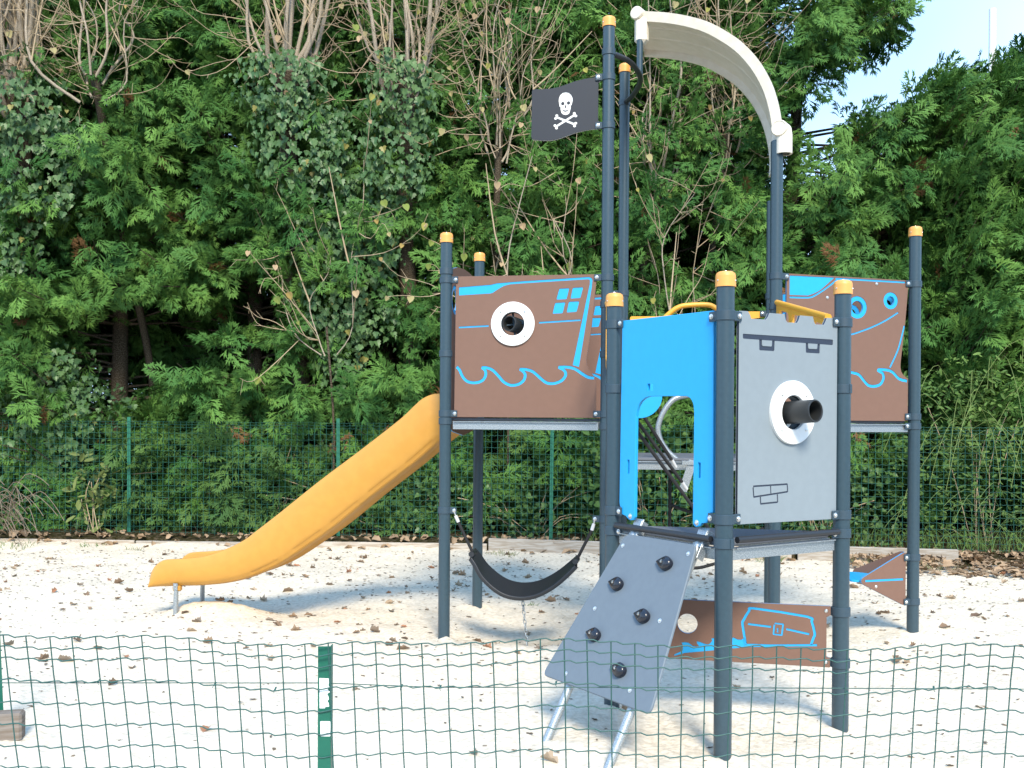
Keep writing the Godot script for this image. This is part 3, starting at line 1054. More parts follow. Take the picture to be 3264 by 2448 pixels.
func build_slide() -> void:
	var o := Node3D.new()
	o.name = "slide"
	o.set_meta("label", "yellow plastic slide sloping down to the left")
	PS.add_child(o, true)
	var u := (PW("M") - PW("A")).normalized()
	var x := -u
	var z := x.cross(Vector3.UP)      # points away from the camera
	var mid := (PW("A") + PW("C")) / 2.0
	o.transform = Transform3D(Basis(x, Vector3.UP, z), mid)
	var top := smooth(poly([0, 1915, 140, 1903, 212, 1895, 290, 1860, 356, 1804, 487, 1684, 820, 1429, 1157, 1180, 1498, 911, 1705, 753, 1802, 680, 1913, 619, 2025, 572, 2165, 527, 2334, 501, 2489, 488, 2555, 474, 2614, 432, 2652, 365, 2664, 270]), [], 6)
	var bot := smooth(poly([0, 1612, 143, 1505, 359, 1321, 690, 1065, 1025, 793, 1296, 602, 1501, 469, 1639, 402, 1804, 340, 1985, 297, 2195, 271, 2406, 258, 2664, 243]), [], 6)
	var n := 150
	var T := resample(top, n)
	var B := resample(bot, n)
	var half := [Vector2(0.0, 0.195), Vector2(0.035, 0.222), Vector2(0.055, 0.232), Vector2(0.06, 0.234), Vector2(0.15, 0.253), Vector2(0.155, 0.254), Vector2(0.22, 0.264), Vector2(0.4, 0.276), Vector2(0.6, 0.276), Vector2(0.8, 0.268), Vector2(0.93, 0.257), Vector2(0.985, 0.246), Vector2(1.0, 0.235), Vector2(0.985, 0.224), Vector2(0.93, 0.217), Vector2(0.6, 0.208), Vector2(0.42, 0.19), Vector2(0.33, 0.15), Vector2(0.30, 0.08), Vector2(0.295, 0.0)]
	var low := [Vector2(0.12, 0.0), Vector2(0.115, 0.10), Vector2(0.08, 0.165), Vector2(0.02, 0.19)]
	var slots := [[0.19, 0.41], [0.50, 0.725], [0.815, 1.04], [1.13, 1.36], [1.50, 1.735]]
	var g := []
	for i in n:
		var row := []
		var bt := B[i].x
		var dent := 0.0
		for sl in slots:
			if bt > sl[0] and bt < sl[1]:
				dent = 0.006
		for side in [-1.0, 1.0]:
			var seq := half.duplicate()
			if side > 0:
				seq = half.slice(0, half.size() - 1)
				seq.reverse()
			for v in seq:
				var p := B[i].lerp(T[i], v.x)
				var y: float = v.y
				if v.x >= 0.058 and v.x <= 0.152 and v.y > 0.23:
					y -= dent
				row.append(Vector3(p.x, p.y, side * y))
		for side in [1.0, -1.0]:
			var seq := low.duplicate()
			seq.reverse()
			if side < 0:
				seq = low.slice(1)
			for v in seq:
				var p := B[i].lerp(T[i], v.x)
				row.append(Vector3(p.x, p.y, side * v.y))
		g.append(row)
	var s := st_new()
	add_grid(s, g, true, 1.0)
	var ring := PackedVector2Array()
	for p in g[n - 1]:
		ring.append(Vector2(p.z, p.y))
	var idx := Geometry2D.triangulate_polygon(ring)
	for k in range(0, idx.size(), 3):
		tri(s, g[n - 1][idx[k]], g[n - 1][idx[k + 1]], g[n - 1][idx[k + 2]], Vector3.RIGHT, Vector3.RIGHT, Vector3.RIGHT)
	put("chute", s, M.slide, o)
	for sg in [-1.0, 1.0]:
		s = st_new()
		add_box(s, Transform3D(Basis(), Vector3(2.42, 0.245, sg * 0.225)), Vector3(0.07, 0.045, 0.05), 0.008)
		put("leg_socket", s, M.slide, o)
		s = st_new()
		add_tube(s, [Vector3(2.42, 0.275, sg * 0.242), Vector3(2.425, 0.15, sg * 0.242), Vector3(2.43, -0.25, sg * 0.242)], [0.017, 0.020, 0.022], 12)
		add_box(s, Transform3D(Basis(), Vector3(2.42, 0.262, sg * 0.262)), Vector3(0.04, 0.055, 0.006), 0.002)
		add_bolt(s, Transform3D(), Vector3(2.42, 0.268, sg * 0.266), Vector3(0, 0, sg), 0.008)
		put("leg", s, M.galv, o)

func build_sail() -> void:
	var o := Node3D.new()
	o.name = "sail_roof"
	o.set_meta("label", "cream curved sail roof arching over the deck")
	PS.add_child(o, true)
	var a := W(0.985, 7.98)
	var b := PW("D")
	var f := frame2(a, b)
	o.transform = f
	var back := f.basis.inverse() * Vector3(0.19, 0, -0.82)
	var c := resample(smooth(poly([-10, 4985, 61, 4968, 251, 4916, 435, 4849, 615, 4760, 790, 4632, 903, 4525, 1015, 4378, 1102, 4211, 1150, 4064, 1178, 3921, 1186, 3800, 1180, 3700]), [], 5), 48)
	var prof := [Vector2(0, 0.004), Vector2(0.02, 0), Vector2(0.5, -0.02), Vector2(0.98, 0), Vector2(1, 0.004), Vector2(1, 0.074), Vector2(0.985, 0.078), Vector2(0.95, 0.074), Vector2(0.93, 0.030), Vector2(0.69, 0.022), Vector2(0.67, 0.027), Vector2(0.63, 0.027), Vector2(0.61, 0.020), Vector2(0.41, 0.020), Vector2(0.39, 0.027), Vector2(0.35, 0.027), Vector2(0.33, 0.022), Vector2(0.09, 0.030), Vector2(0.07, 0.074), Vector2(0.015, 0.078)]
	var g := []
	for i in c.size():
		var t := (c[mini(i + 1, c.size() - 1)] - c[maxi(i - 1, 0)]).normalized()
		var n := Vector2(t.y, -t.x)
		var row := []
		for p in prof:
			var q: Vector2 = c[i] + n * p.y
			row.append(Vector3(q.x, q.y, 0) + back * p.x)
		g.append(row)
	var s := st_new()
	var np := prof.size()
	for j in np:
		var k := (j + 1) % np
		for i in c.size() - 1:
			var e: Vector3 = g[i][k] - g[i][j]
			var ns := []
			for q in [i, i + 1]:
				var tt: Vector3 = g[mini(q + 1, c.size() - 1)][j] - g[maxi(q - 1, 0)][j]
				ns.append(e.cross(tt).normalized() * -1.0)
			quadn(s, g[i][j], g[i][k], g[i + 1][k], g[i + 1][j], ns[0], ns[0], ns[1], ns[1])
	for i in [0, c.size() - 1]:
		for j in range(1, np - 1):
			var nn := Vector3(-1 if i == 0 else 0, 0 if i == 0 else -1, 0)
			tri(s, g[i][0], g[i][j], g[i][j + 1], nn, nn, nn)
	var tipx := c[c.size() - 1]
	add_box(s, Transform3D(Basis(), Vector3(tipx.x - 0.012, tipx.y - 0.06, 0) + back * 0.96), Vector3(0.022, 0.17, 0.06), 0.005)
	put("shell", s, M.sail, o)
	# end fittings: a round boss and a sleeve at each end, front and back
	for k in 2:
		var off := back * (0.0 if k == 0 else 1.0)
		s = st_new()
		if k == 0:
			add_lathe(s, along(Vector3.BACK, Vector3(0.0, 4.955, 0.022) + off + Vector3(0, 0, -0.10)), [Vector2(0, 0), Vector2(0.052, 0), Vector2(0.052, 0.105), Vector2(0.046, 0.113), Vector2(0, 0.115)], 24)
			add_box(s, Transform3D(Basis(), Vector3(0.022, 4.82, -0.03) + off), Vector3(0.105, 0.22, 0.10), 0.03)
			put("end_fitting", s, M.sail, o)
			s = st_new()
			var cd := Vector3(1.196, 0, 0)
			add_lathe(s, Transform3D(Basis(), cd + Vector3(0, 3.665, 0)), [Vector2(0.047, 0), Vector2(0.060, 0), Vector2(0.060, 0.135), Vector2(0.055, 0.165), Vector2(0, 0.175)], 24)
			add_lathe(s, along(Vector3.BACK, cd + Vector3(-0.018, 3.845, -0.05)), [Vector2(0, 0), Vector2(0.060, 0), Vector2(0.060, 0.108), Vector2(0.056, 0.118), Vector2(0.052, 0.120), Vector2(0.050, 0.116), Vector2(0, 0.116)], 24)
			put("end_fitting", s, M.sail, o)
	s = st_new()
	add_tube(s, [Vector3(0.022, 4.45, 0), Vector3(0.022, 4.74, 0)], 0.026, 14)
	put("support_pole", s, M.post, o)
	s = st_new()
	var fi := f.affine_inverse()
	var bar := smooth3([fi * W(0.73, 7.50, 4.46), fi * W(0.88, 7.66, 4.46), fi * W(0.98, 7.87, 4.45), fi * W(1.02, 8.05, 4.45), fi * W(1.025, 8.24, 4.45), fi * W(1.0, 8.48, 4.45), fi * W(0.965, 8.66, 4.46)], 5)
	add_tube(s, bar, 0.021, 12)
	put("spreader_bar", s, M.rubber, o)

func build_flag() -> void:
	var f := frame2(PW("A"), PW("M"))
	f.origin = PW("M")
	var out := poly([-62, 4290, -115, 4274, -184, 4267, -253, 4253, -322, 4231, -374, 4215, -426, 4207, -495, 4204, -560, 4207, -575, 4204, -580, 4190, -583, 3844, -576, 3826, -515, 3815, -446, 3812, -394, 3817, -342, 3832, -290, 3850, -221, 3870, -152, 3882, -62, 3888, -62, 3942, -76, 3946, -76, 4238, -62, 4242])
	var skull := poly([-320, 4174, -343, 4171, -362, 4156, -372, 4136, -375, 4112, -371, 4085, -368, 4066, -359, 4060, -361, 4048, -353, 4018, -341, 4006, -323, 4001, -306, 4004, -294, 4013, -287, 4035, -282, 4057, -284, 4064, -276, 4079, -269, 4106, -270, 4130, -281, 4152, -298, 4168])
	var bones := []
	for b in [[-393, 3990, -249, 3927], [-396, 3916, -250, 4002]]:
		var p := Vector2(b[0], b[1]) / 1000.0
		var q := Vector2(b[2], b[3]) / 1000.0
		var e := (q - p).normalized()
		var n := Vector2(-e.y, e.x)
		var w := 0.0085
		var one: Array = [stroke(PackedVector2Array([p, q]), w * 2)]
		for c in [p + n * 0.011, p - n * 0.011, q + n * 0.011, q - n * 0.011]:
			one = Geometry2D.merge_polygons(one[0], circle(c, 0.0115, 14))
		bones.append(one[0])
	var cross: Array = Geometry2D.merge_polygons(bones[0], bones[1])
	var big := PackedVector2Array()
	for c in cross:
		if absf(area(c)) > absf(area(big)):
			big = c
	var o := panel("skull_flag", f, out, [skull, thin(big)], [], M.black, M.white, false, "black flag plate with white skull and crossbones")
	# eyes, nose and mouth stand flush with the black face
	for k in [circle(Vector2(-0.344, 4.089), 0.0125, 16), circle(Vector2(-0.300, 4.092), 0.0125, 16), poly([-322, 4080, -328, 4066, -326, 4056, -322, 4053, -318, 4056, -316, 4066]), poly([-344, 4046, -333, 4037, -321, 4035, -309, 4038, -300, 4045, -306, 4033, -321, 4027, -338, 4031])]:
		var s := st_new()
		add_plate(s, k, [], 0.006, 0.0088, 0.0002)
		put("skull_inlay", s, M.black, o)

func build_middle() -> void:
	# yellow side rails of the passage between tower and deck
	for e in [["M", "L"], ["D", "R"]]:
		var f := frame2(PW(e[0]), PW(e[1]))
		var h1 := rounded(poly([150, 2505, 500, 2443, 500, 2085, 150, 2150]), 0.05)
		var h2 := rounded(poly([590, 2428, 1110, 2338, 1110, 1975, 590, 2068]), 0.05)
		var h3 := rounded(poly([1205, 2320, 1480, 2272, 1480, 1910, 1205, 1958]), 0.05)
		var s := st_new()
		add_plate(s, rounded(poly([62, 2575, 1560, 2315, 1560, 1835, 62, 2100]), 0.03), [h1, h2, h3], -0.010, 0.010)
		add_tube(s, [Vector3(0.03, 2.572, 0), Vector3(1.56, 2.306, 0)], 0.020, 12)
		var o := put("passage_rail", s, M.yellow, PS)
		o.transform = f
	# back rail between the two rear posts: plates at the ends and a hooped tube
	var f := frame2(PW("B"), PW("H"))
	var s := st_new()
	add_tube(s, smooth3([Vector3(0.32, 2.545, 0), Vector3(0.40, 2.625, 0), Vector3(0.47, 2.675, 0), Vector3(0.55, 2.695, 0), Vector3(0.72, 2.700, 0), Vector3(0.79, 2.675, 0), Vector3(0.85, 2.62, 0), Vector3(0.90, 2.56, 0)], 5), 0.022, 12)
	add_plate(s, rounded(poly([60, 2600, 300, 2600, 980, 2640, 1220, 2640, 1220, 2590, 980, 2560, 300, 2540, 60, 2540]), 0.02), [], -0.008, 0.008)
	var o := put("back_rail", s, M.yellow, PS)
	o.transform = f
	# curved tube, round blue plate, ropes and rope ends seen through the doorway
	s = st_new()
	add_tube(s, smooth3([W(1.42, 7.5, 1.90), W(1.264, 7.5, 1.876), W(1.193, 7.5, 1.834), W(1.135, 7.5, 1.749), W(1.106, 7.5, 1.671), W(1.102, 7.5, 1.614), W(1.123, 7.5, 1.542), W(1.176, 7.5, 1.463), W(1.24, 7.5, 1.406)], 4), 0.021, 12)
	put("curved_tube", s, M.galv, PS)
	s = st_new()
	add_plate(s, circle(Vector2(0, 0), 0.152, 40), [], -0.008, 0.008)
	add_box(s, Transform3D(Basis(), Vector3(-0.10, 0.06, -0.012)), Vector3(0.22, 0.04, 0.014))
	o = put("round_plate", s, M.blue, PS)
	o.position = W(0.843, 6.6, 1.862)
	for r in [[W(0.66, 6.85, 2.10), W(1.134, 7.05, 1.416), W(1.167, 7.08, 1.366)], [W(0.66, 6.85, 1.96), W(1.209, 7.05, 1.259), W(1.245, 7.08, 1.209)]]:
		s = st_new()
		add_tube(s, [r[0], r[1]], 0.013, 8)
		put("rope", s, M.rope, PS)
		s = st_new()
		add_tube(s, [r[1] - (r[1] - r[0]).normalized() * 0.005, r[2]], 0.0135, 10)
		put("rope_end", s, M.sleeve, PS)
	for r in [[W(0.66, 6.9, 1.90), W(1.284, 7.0, 1.079), W(1.50, 7.1, 0.80)], [W(1.268, 8.0, 1.36), W(1.274, 8.0, 1.022), W(1.266, 8.0, 0.5), W(1.27, 8.0, 0.1)], [W(1.274, 8.0, 1.022), W(1.468, 8.0, 0.96), W(1.75, 7.9, 1.0)], [W(1.27, 8.0, 0.52), W(1.463, 8.0, 0.511), W(1.58, 8.0, 0.531), W(1.74, 8.0, 0.60), W(2.0, 7.9, 0.85)]]:
		s = st_new()
		add_tube(s, smooth3(r, 5), 0.013, 8)
		put("rope", s, M.rope, PS)
	s = st_new()
	add_box(s, Transform3D(Basis(Vector3.BACK, -0.32), W(1.30, 7.34, 1.29)), Vector3(0.06, 0.24, 0.006), 0.001)
	add_box(s, Transform3D(Basis(), W(1.33, 7.34, 1.385)), Vector3(0.15, 0.03, 0.03), 0.002)
	put("bracket", s, M.galv, PS)

# ---------------------------------------------------------------- swing
func build_swing() -> void:
	var t := thing("belt_swing", "black rubber belt swing hung low between two posts of the ship", "swing", Vector3.ZERO)
	t.transform = frame2(PW("A"), PW("M"))
	var c := resample(smooth(poly([226, 668, 262, 625, 318, 540, 405, 462, 495, 413, 600, 396, 705, 411, 795, 450, 885, 510, 975, 590, 1020, 635]), [], 5), 44)
	var prof := [Vector2(0.088, 0.004), Vector2(0.090, 0.0), Vector2(0.088, -0.024), Vector2(0.080, -0.028), Vector2(0.070, -0.020), Vector2(0, -0.014), Vector2(-0.070, -0.020), Vector2(-0.080, -0.028), Vector2(-0.088, -0.024), Vector2(-0.090, 0.0), Vector2(-0.088, 0.004), Vector2(-0.080, 0.006), Vector2(-0.070, 0.0), Vector2(0.070, 0.0), Vector2(0.080, 0.006)]
	var g := []
	for i in c.size():
		var tn := (c[mini(i + 1, c.size() - 1)] - c[maxi(i - 1, 0)]).normalized()
		var n := Vector2(-tn.y, tn.x)
		var w := 1.0 - 0.25 * pow(absf(2.0 * i / (c.size() - 1) - 1.0), 3.0)
		var row := []
		for p in prof:
			var q: Vector2 = c[i] + n * p.y
			row.append(Vector3(q.x, q.y - p.x * 0.42 * w, p.x * 1.25 * w))
		g.append(row)
	var s := st_new()
	add_grid(s, g, true, -1.0)
	put("belt", s, M.rubber, t)
	for e in [c[0], c[-1]]:
		s = st_new()
		add_tube(s, [Vector3(e.x, e.y, -0.075), Vector3(e.x, e.y, 0.075)], 0.022, 14)
		put("end_sleeve", s, M.rubber, t)
	for r in [[Vector3(0.078, 0.980, 0.02), Vector3(0.112, 0.905, 0.015), Vector3(0.222, 0.672, 0)], [Vector3(1.160, 0.942, 0.02), Vector3(1.138, 0.868, 0.015), Vector3(1.024, 0.640, 0)]]:
		s = st_new()
		add_tube(s, [r[1], r[2]], 0.012, 8)
		put("rope", s, M.rope, t)
		s = st_new()
		add_tube(s, [r[0].lerp(r[1], 0.35), r[1]], 0.014, 10)
		put("rope_end", s, M.sleeve, t)
		s = st_new()
		add_tube(s, [r[0] + Vector3(0, 0.01, 0), r[0].lerp(r[1], 0.4)], 0.006, 8)
		put("shackle", s, M.steel, t)
	s = st_new()
	var a := Vector3(0.606, 0.380, 0)
	var b := Vector3(0.655, -0.03, 0.02)
	var n := 12
	for k in n:
		var p := a.lerp(b, (k + 0.5) / n)
		var dir := (b - a).normalized()
		var sd := Vector3(1, 0, 0.3).normalized() if k % 2 == 0 else Vector3(-0.3, 0, 1).normalized()
		var loop := []
		for q in 11:
			var an := TAU * q / 10
			loop.append(p + dir * (sin(an) * 0.023) + sd * (cos(an) * 0.0105))
		add_tube(s, loop, 0.0036, 6, false)
	put("chain", s, M.galv, t)

# ---------------------------------------------------------------- fence in front
func mesh_lean(x: float) -> float:
	return 0.20 - 0.12 * exp(-pow((x + 0.6) / 0.25, 2))

func mesh_top(x: float) -> float:
	return 0.980 + 0.008 * sin(x * 4.2 + 1.2) + 0.006 * sin(x * 9.7)

func mesh_pt(x: float, down: float) -> Vector3:
	var h := mesh_top(x) - down
	return W(x + 0.034 * down, 3.20 + mesh_lean(x) * down - 0.012 * x + 0.02 * N1.get_noise_2d(x * 1.5, down * 2.0), h)

func build_front_fence() -> void:
	var t := thing("wire_fence", "low green wire fence with wavy wires close in the foreground", "fence", Vector3.ZERO)
	var step := 0.0757
	var i := -27
	while i <= 27:
		var x := i * step + 0.02
		var pts := []
		var jx := rf(-0.003, 0.003)
		for k in 9:
			pts.append(mesh_pt(x + jx + rf(-0.0012, 0.0012), 0.98 * k / 8.0))
		var s := st_new()
		add_tube(s, pts, 0.0023, 5)
		put("vertical_wire", s, M.wire, t)
		i += 1
	var downs := [0.0, 0.037, 0.075]
	var dd := 0.148
	while dd < 0.97:
		downs.append(dd)
		dd += 0.0755
	for d in downs:
		var s := st_new()
		var pts := []
		for k in range(-27 * 4, 27 * 4 + 1):
			var x := k * step / 4.0 + 0.02
			var ph := posmod(k, 4)
			var w: float = [0.0015, 0.0025, -0.0045, -0.002][ph]
			pts.append(mesh_pt(x, d) + Vector3(0, w + 0.002 * sin(x * 3.1 + d * 9.0), 0.0028))
		add_tube(s, pts, 0.0023, 5)
		put("horizontal_wire", s, M.wire, t)
	# straight tension wire with twisted ties
	var s := st_new()
	add_tube(s, [mesh_pt(-2.1, 0.146) + Vector3(0, 0, -0.004), W(-0.605, 3.235, 0.838), mesh_pt(-0.25, 0.150) + Vector3(0, 0, -0.004), mesh_pt(0.4, 0.148) + Vector3(0, 0.002, -0.004), mesh_pt(2.1, 0.142) + Vector3(0, 0.003, -0.004)], 0.0017, 5)
	for x in [-1.35, -0.97, -0.77, -0.36, -0.235, 0.14, 0.62, 1.08, 1.36]:
		var p := mesh_pt(x, 0.148)
		for k in 3:
			add_tube(s, [p + Vector3(0.002 * k, -0.004, 0.004), p + Vector3(0.003 + 0.002 * k, 0.005, -0.006)], 0.0012, 4)
		add_tube(s, [p + Vector3(0, -0.003, 0.003), p + Vector3(rf(-0.004, 0.006), -0.011, 0.006)], 0.0011, 4)
	put("tension_wire", s, M.wire, t)
	s = st_new()
	var f := Transform3D(Basis(Vector3.BACK, 0.004), W(-0.6015, 3.232, 0.43))
	add_box(s, f, Vector3(0.0425, 1.055, 0.004), 0.0008)
	add_box(s, f.translated_local(Vector3(0.0195, 0, -0.018)), Vector3(0.0035, 1.055, 0.034), 0.0008)
	var post := put("post", s, M.fgreen, t)
	# torn sticker and small label with a barcode on the post
	s = st_new()
	add_plate(s, poly([-16, 425, 14, 424, 15, 410, 13, 402, 17, 396, 11, 389, 14, 384, 19, 380, 9, 374, 13, 366, 15, 357, 10, 350, 14, 345, 16, 333, 3, 331, 2, 327, -15, 327]), [], 0.0022, 0.0027, 0.0001)
	var a := put("torn_sticker", s, M.paper, post)
	a.transform = f
	s = st_new()
	add_plate(s, rounded(poly([-13, 285, 20, 285, 20, 236, -12, 236]), 0.003), [], 0.0022, 0.0027, 0.0001)
	a = put("barcode_label", s, M.paper, post)
	a.transform = f
	s = st_new()
	for k in 11:
		add_box(s, f.translated_local(Vector3(0.0105, 0.276 - k * 0.0019, 0.0029)), Vector3(0.0095, [0.0006, 0.0011, 0.0008][k % 3], 0.0003), 0.00005)
	for k in 2:
		add_box(s, f.translated_local(Vector3(0.004, 0.251 - k * 0.004, 0.0029)), Vector3(0.016, 0.0008, 0.0003), 0.00005)
	put("print", s, M.print, post)

func build_side_post() -> void:
	var t := thing("fence_post", "leaning green metal fence post at the left edge of the sand", "post", W(-2.80, 5.42))
	var s := st_new()
	var f := Transform3D(Basis(Vector3.BACK, 0.05), Vector3(0, 0.42, 0))
	add_box(s, f, Vector3(0.05, 1.1, 0.004), 0.001)
	add_box(s, f.translated_local(Vector3(-0.02, 0, -0.02)), Vector3(0.004, 1.1, 0.04), 0.001)
	put("upright", s, M.fgreen, t)
	s = st_new()
	for k in 7:
		add_box(s, f.translated_local(Vector3(0.026, 0.40 - k * 0.1, 0.0)), Vector3(0.012, 0.006, 0.006), 0.001)
	put("wire_hook", s, M.wire, t)
	var b := thing("timber_beam", "grey weathered timber beam end beside the leaning post", "beam", W(-2.84, 5.16))
	s = st_new()
	var x := Vector3(0.97, 0, -0.22).normalized()
	add_box(s, Transform3D(Basis(x, Vector3.UP, x.cross(Vector3.UP)), Vector3(-0.25, 0.06, 0)), Vector3(1.05, 0.15, 0.10), 0.012)
	put("beam", s, M.timber3, b)

# ---------------------------------------------------------------- foliage
var SPRAY := []
var IVY: ArrayMesh
var HEART: ArrayMesh
var DRY := []
var LANCE: ArrayMesh

func blade(s: SurfaceTool, a: Vector3, dir: Vector3, side: Vector3, l: float, w: float) -> void:
	var n := side.cross(dir).normalized()
	var b := a + dir * (l * 0.45) + side * w
	var c := a + dir * l
	var d := a + dir * (l * 0.45) - side * w
	tri(s, a, b, c, n, n, n)
	tri(s, a, c, d, n, n, n)

# one scaly finger of a spray: a narrow drooping blade with two small teeth
func finger(s: SurfaceTool, a: Vector3, dir: Vector3, nrm: Vector3, l: float, w: float) -> void:
	var side := dir.cross(nrm).normalized()
	var n := side.cross(dir).normalized()
	var m := a + dir * (l * 0.38)
	var q := a + dir * (l * 0.72) - n * (l * 0.07)
	var e := a + dir * l - n * (l * 0.20)
	tri(s, a, m + side * w, m - side * w, n, n, n)
	quad(s, m - side * w * 0.8, m + side * w * 0.8, q + side * w * 0.62, q - side * w * 0.62, n)
	tri(s, q - side * w * 0.62, q + side * w * 0.62, e, n, n, n)
	var n2 := (n + side * 0.5).normalized()
	tri(s, m + side * w * 0.4, m + side * w * 2.1 + dir * l * 0.24 - n * w * 0.5, m + side * w * 0.5 + dir * l * 0.22, n2, n2, n2)
	var n3 := (n - side * 0.5).normalized()
	tri(s, m - side * w * 0.4, m - side * w * 2.0 + dir * l * 0.20 - n * w * 0.5, m - side * w * 0.5 + dir * l * 0.22, n3, n3, n3)

# a flat cypress spray about one unit long along +y, lying across z
func make_spray() -> ArrayMesh:
	var s := st_new()
	var nodes := 7
	var curve := rf(-0.15, 0.15)
	for i in nodes:
		var t := 0.06 + 0.78 * i / (nodes - 1)
		var base := Vector3(curve * t * t, t, -0.26 * t * t)
		for sd in [-1.0, 1.0]:
			if R.randf() < 0.1:
				continue
			var ang: float = rf(0.55, 1.0) * (1.0 - 0.3 * t)
			var dir := Vector3(sd * sin(ang), cos(ang), rf(-0.35, 0.12)).normalized()
			var l: float = (0.40 * pow(1.0 - t, 0.6) + 0.17) * rf(0.75, 1.2)
			var nrm := Vector3(rf(-0.35, 0.35), rf(-0.2, 0.35), 1).normalized()
			var bb := base + Vector3(0, rf(-0.03, 0.03), 0)
			finger(s, bb, dir, nrm, l, rf(0.030, 0.042))
			if l > 0.34:
				var d2 := (dir.rotated(Vector3.BACK, -sd * rf(0.45, 0.75)) + Vector3(0, 0, -0.2)).normalized()
				finger(s, bb + dir * l * 0.42, d2, nrm, l * 0.55, 0.030)
				d2 = (dir.rotated(Vector3.BACK, sd * rf(0.45, 0.75)) + Vector3(0, 0, -0.2)).normalized()
				finger(s, bb + dir * l * 0.5, d2, nrm, l * 0.5, 0.028)
	finger(s, Vector3(curve * 0.7, 0.82, -0.18), Vector3(rf(-0.2, 0.2), 1, -0.5).normalized(), Vector3(0, 0.4, 1).normalized(), 0.26, 0.036)
	return s.commit()

func leaf_from(pts: Array, mid: Vector3, z: float) -> ArrayMesh:   # right half outline; folded along the rib
	var s := st_new()
	var loop := []
	for p in pts:
		loop.append(Vector3(p[0], p[1], z * absf(p[0])))
	var rev := pts.duplicate()
	rev.reverse()
	for p in rev:
		if p[0] > 0.001:
			loop.append(Vector3(-p[0], p[1], z * absf(p[0])))
	for i in loop.size():
		var a: Vector3 = loop[i]
		var b: Vector3 = loop[(i + 1) % loop.size()]
		var n := (a - mid).cross(b - mid).normalized()
		if n.z < 0:
			n = -n
		tri(s, mid, a, b, n, n, n)
	return s.commit()

func make_dry(k: int) -> ArrayMesh:   # curled dead leaf, about one unit across, lying on y = 0
	var s := st_new()
	var nu := 5
	var nv := 4
	var g := []
	var curl := rf(0.5, 1.6)
	var twist := rf(-0.9, 0.9)
	for j in nv + 1:
		var row := []
		var v := float(j) / nv * 2.0 - 1.0
		for i in nu + 1:
			var u := float(i) / nu
			var w := 0.42 * pow(sin(PI * clampf(u * 0.92 + 0.04, 0, 1)), 0.7) * (1.0 + 0.35 * sin(u * 17.0 + k * 2.0) * absf(v))
			var y := absf(v) * w * curl * (0.4 + 0.5 * u) + 0.30 * pow(u - 0.5, 2) * sin(k * 1.7) * 2.0
			row.append(Vector3(u - 0.5, maxf(0.0, y) + 0.02, v * w * (1.0 - 0.25 * curl * absf(v))).rotated(Vector3.RIGHT, twist * (u - 0.5)))
		g.append(row)
	add_grid(s, g, false)
	blade(s, Vector3(-0.5, 0.03, 0), Vector3(-1, 0.15, 0.2).normalized(), Vector3(0, 0, 1), 0.35, 0.012)
	return s.commit()

func multi(called: String, mesh: Mesh, m: Material, xs: Array, cs: Array, parent: Node) -> MultiMeshInstance3D:
	var mm := MultiMesh.new()
	mm.transform_format = MultiMesh.TRANSFORM_3D
	mm.use_colors = true
	mm.mesh = mesh
	mm.instance_count = xs.size()
	for i in xs.size():
		mm.set_instance_transform(i, xs[i])
		mm.set_instance_color(i, cs[i])
	var o := MultiMeshInstance3D.new()
	o.name = called
	o.multimesh = mm
	o.material_override = m
	parent.add_child(o, true)
	o.set_meta("kind", "stuff")
	return o

func facing(dir: Vector3, normal: Vector3, size: float, at: Vector3) -> Transform3D:   # y along dir, z near normal
	var y := dir.normalized()
	var z := (normal - y * normal.dot(y))
	if z.length() < 0.01:
		z = Vector3(0.3, 0.2, 1.0) - y * Vector3(0.3, 0.2, 1.0).dot(y)
	z = z.normalized()
	return Transform3D(Basis(y.cross(z) * size, y * size, z * size), at)

func make_leaves() -> void:
	for k in 6:
		SPRAY.append(make_spray())
	IVY = leaf_from([[0, 0.06], [0.16, -0.04], [0.40, 0.02], [0.52, 0.24], [0.34, 0.36], [0.36, 0.58], [0.17, 0.66], [0, 1.0]], Vector3(0, 0.34, -0.03), 0.22)
	HEART = leaf_from([[0, 0.0], [0.2, -0.08], [0.42, 0.05], [0.48, 0.3], [0.36, 0.6], [0.14, 0.86], [0, 1.0]], Vector3(0, 0.38, -0.04), 0.25)
	LANCE = leaf_from([[0, 0.0], [0.10, 0.12], [0.17, 0.35], [0.19, 0.6], [0.12, 0.85], [0, 1.0]], Vector3(0, 0.5, -0.04), 0.3)
	for k in 5:
		DRY.append(make_dry(k))

# places where boughs leave dark hollows, or where sky shows between the trees: centre, half sizes
var HOLLOWS := [
	[Vector3(-5.05, 2.75, -13.9), Vector3(1.15, 0.60, 1.5)], [Vector3(-3.85, 2.55, -13.9), Vector3(0.6, 0.3, 1.1)],
	[Vector3(-3.6, 3.35, -13.9), Vector3(0.3, 0.45, 1.0)], [Vector3(0.95, 2.9, -13.9), Vector3(0.6, 0.25, 0.9)],
	[Vector3(2.5, 4.2, -13.9), Vector3(0.6, 0.32, 0.9)], [Vector3(4.9, 3.2, -13.6), Vector3(0.7, 0.25, 0.9)]]

func hollow(p: Vector3, slack := 0.0) -> bool:
	for h in HOLLOWS:
		var q: Vector3 = (p - h[0]) / h[1]
		if q.length_squared() < 1.0:
			return true
	if p.x > 4.0:   # the open wedge of sky between the last two crowns
		var j := 0.3 * N2.get_noise_2d(p.x * 1.3, p.y * 1.3)
		var low := 5.62 + (p.x - 4.2) * 0.42 + j
		var high := 6.2 + (p.x - 4.4) * 0.9 + j if p.x < 5.0 else 6.75 + (p.x - 5.0) * 1.05 + j
		if p.y > low + slack and (p.x > 5.9 or p.y < high - slack):
			return true
	return false

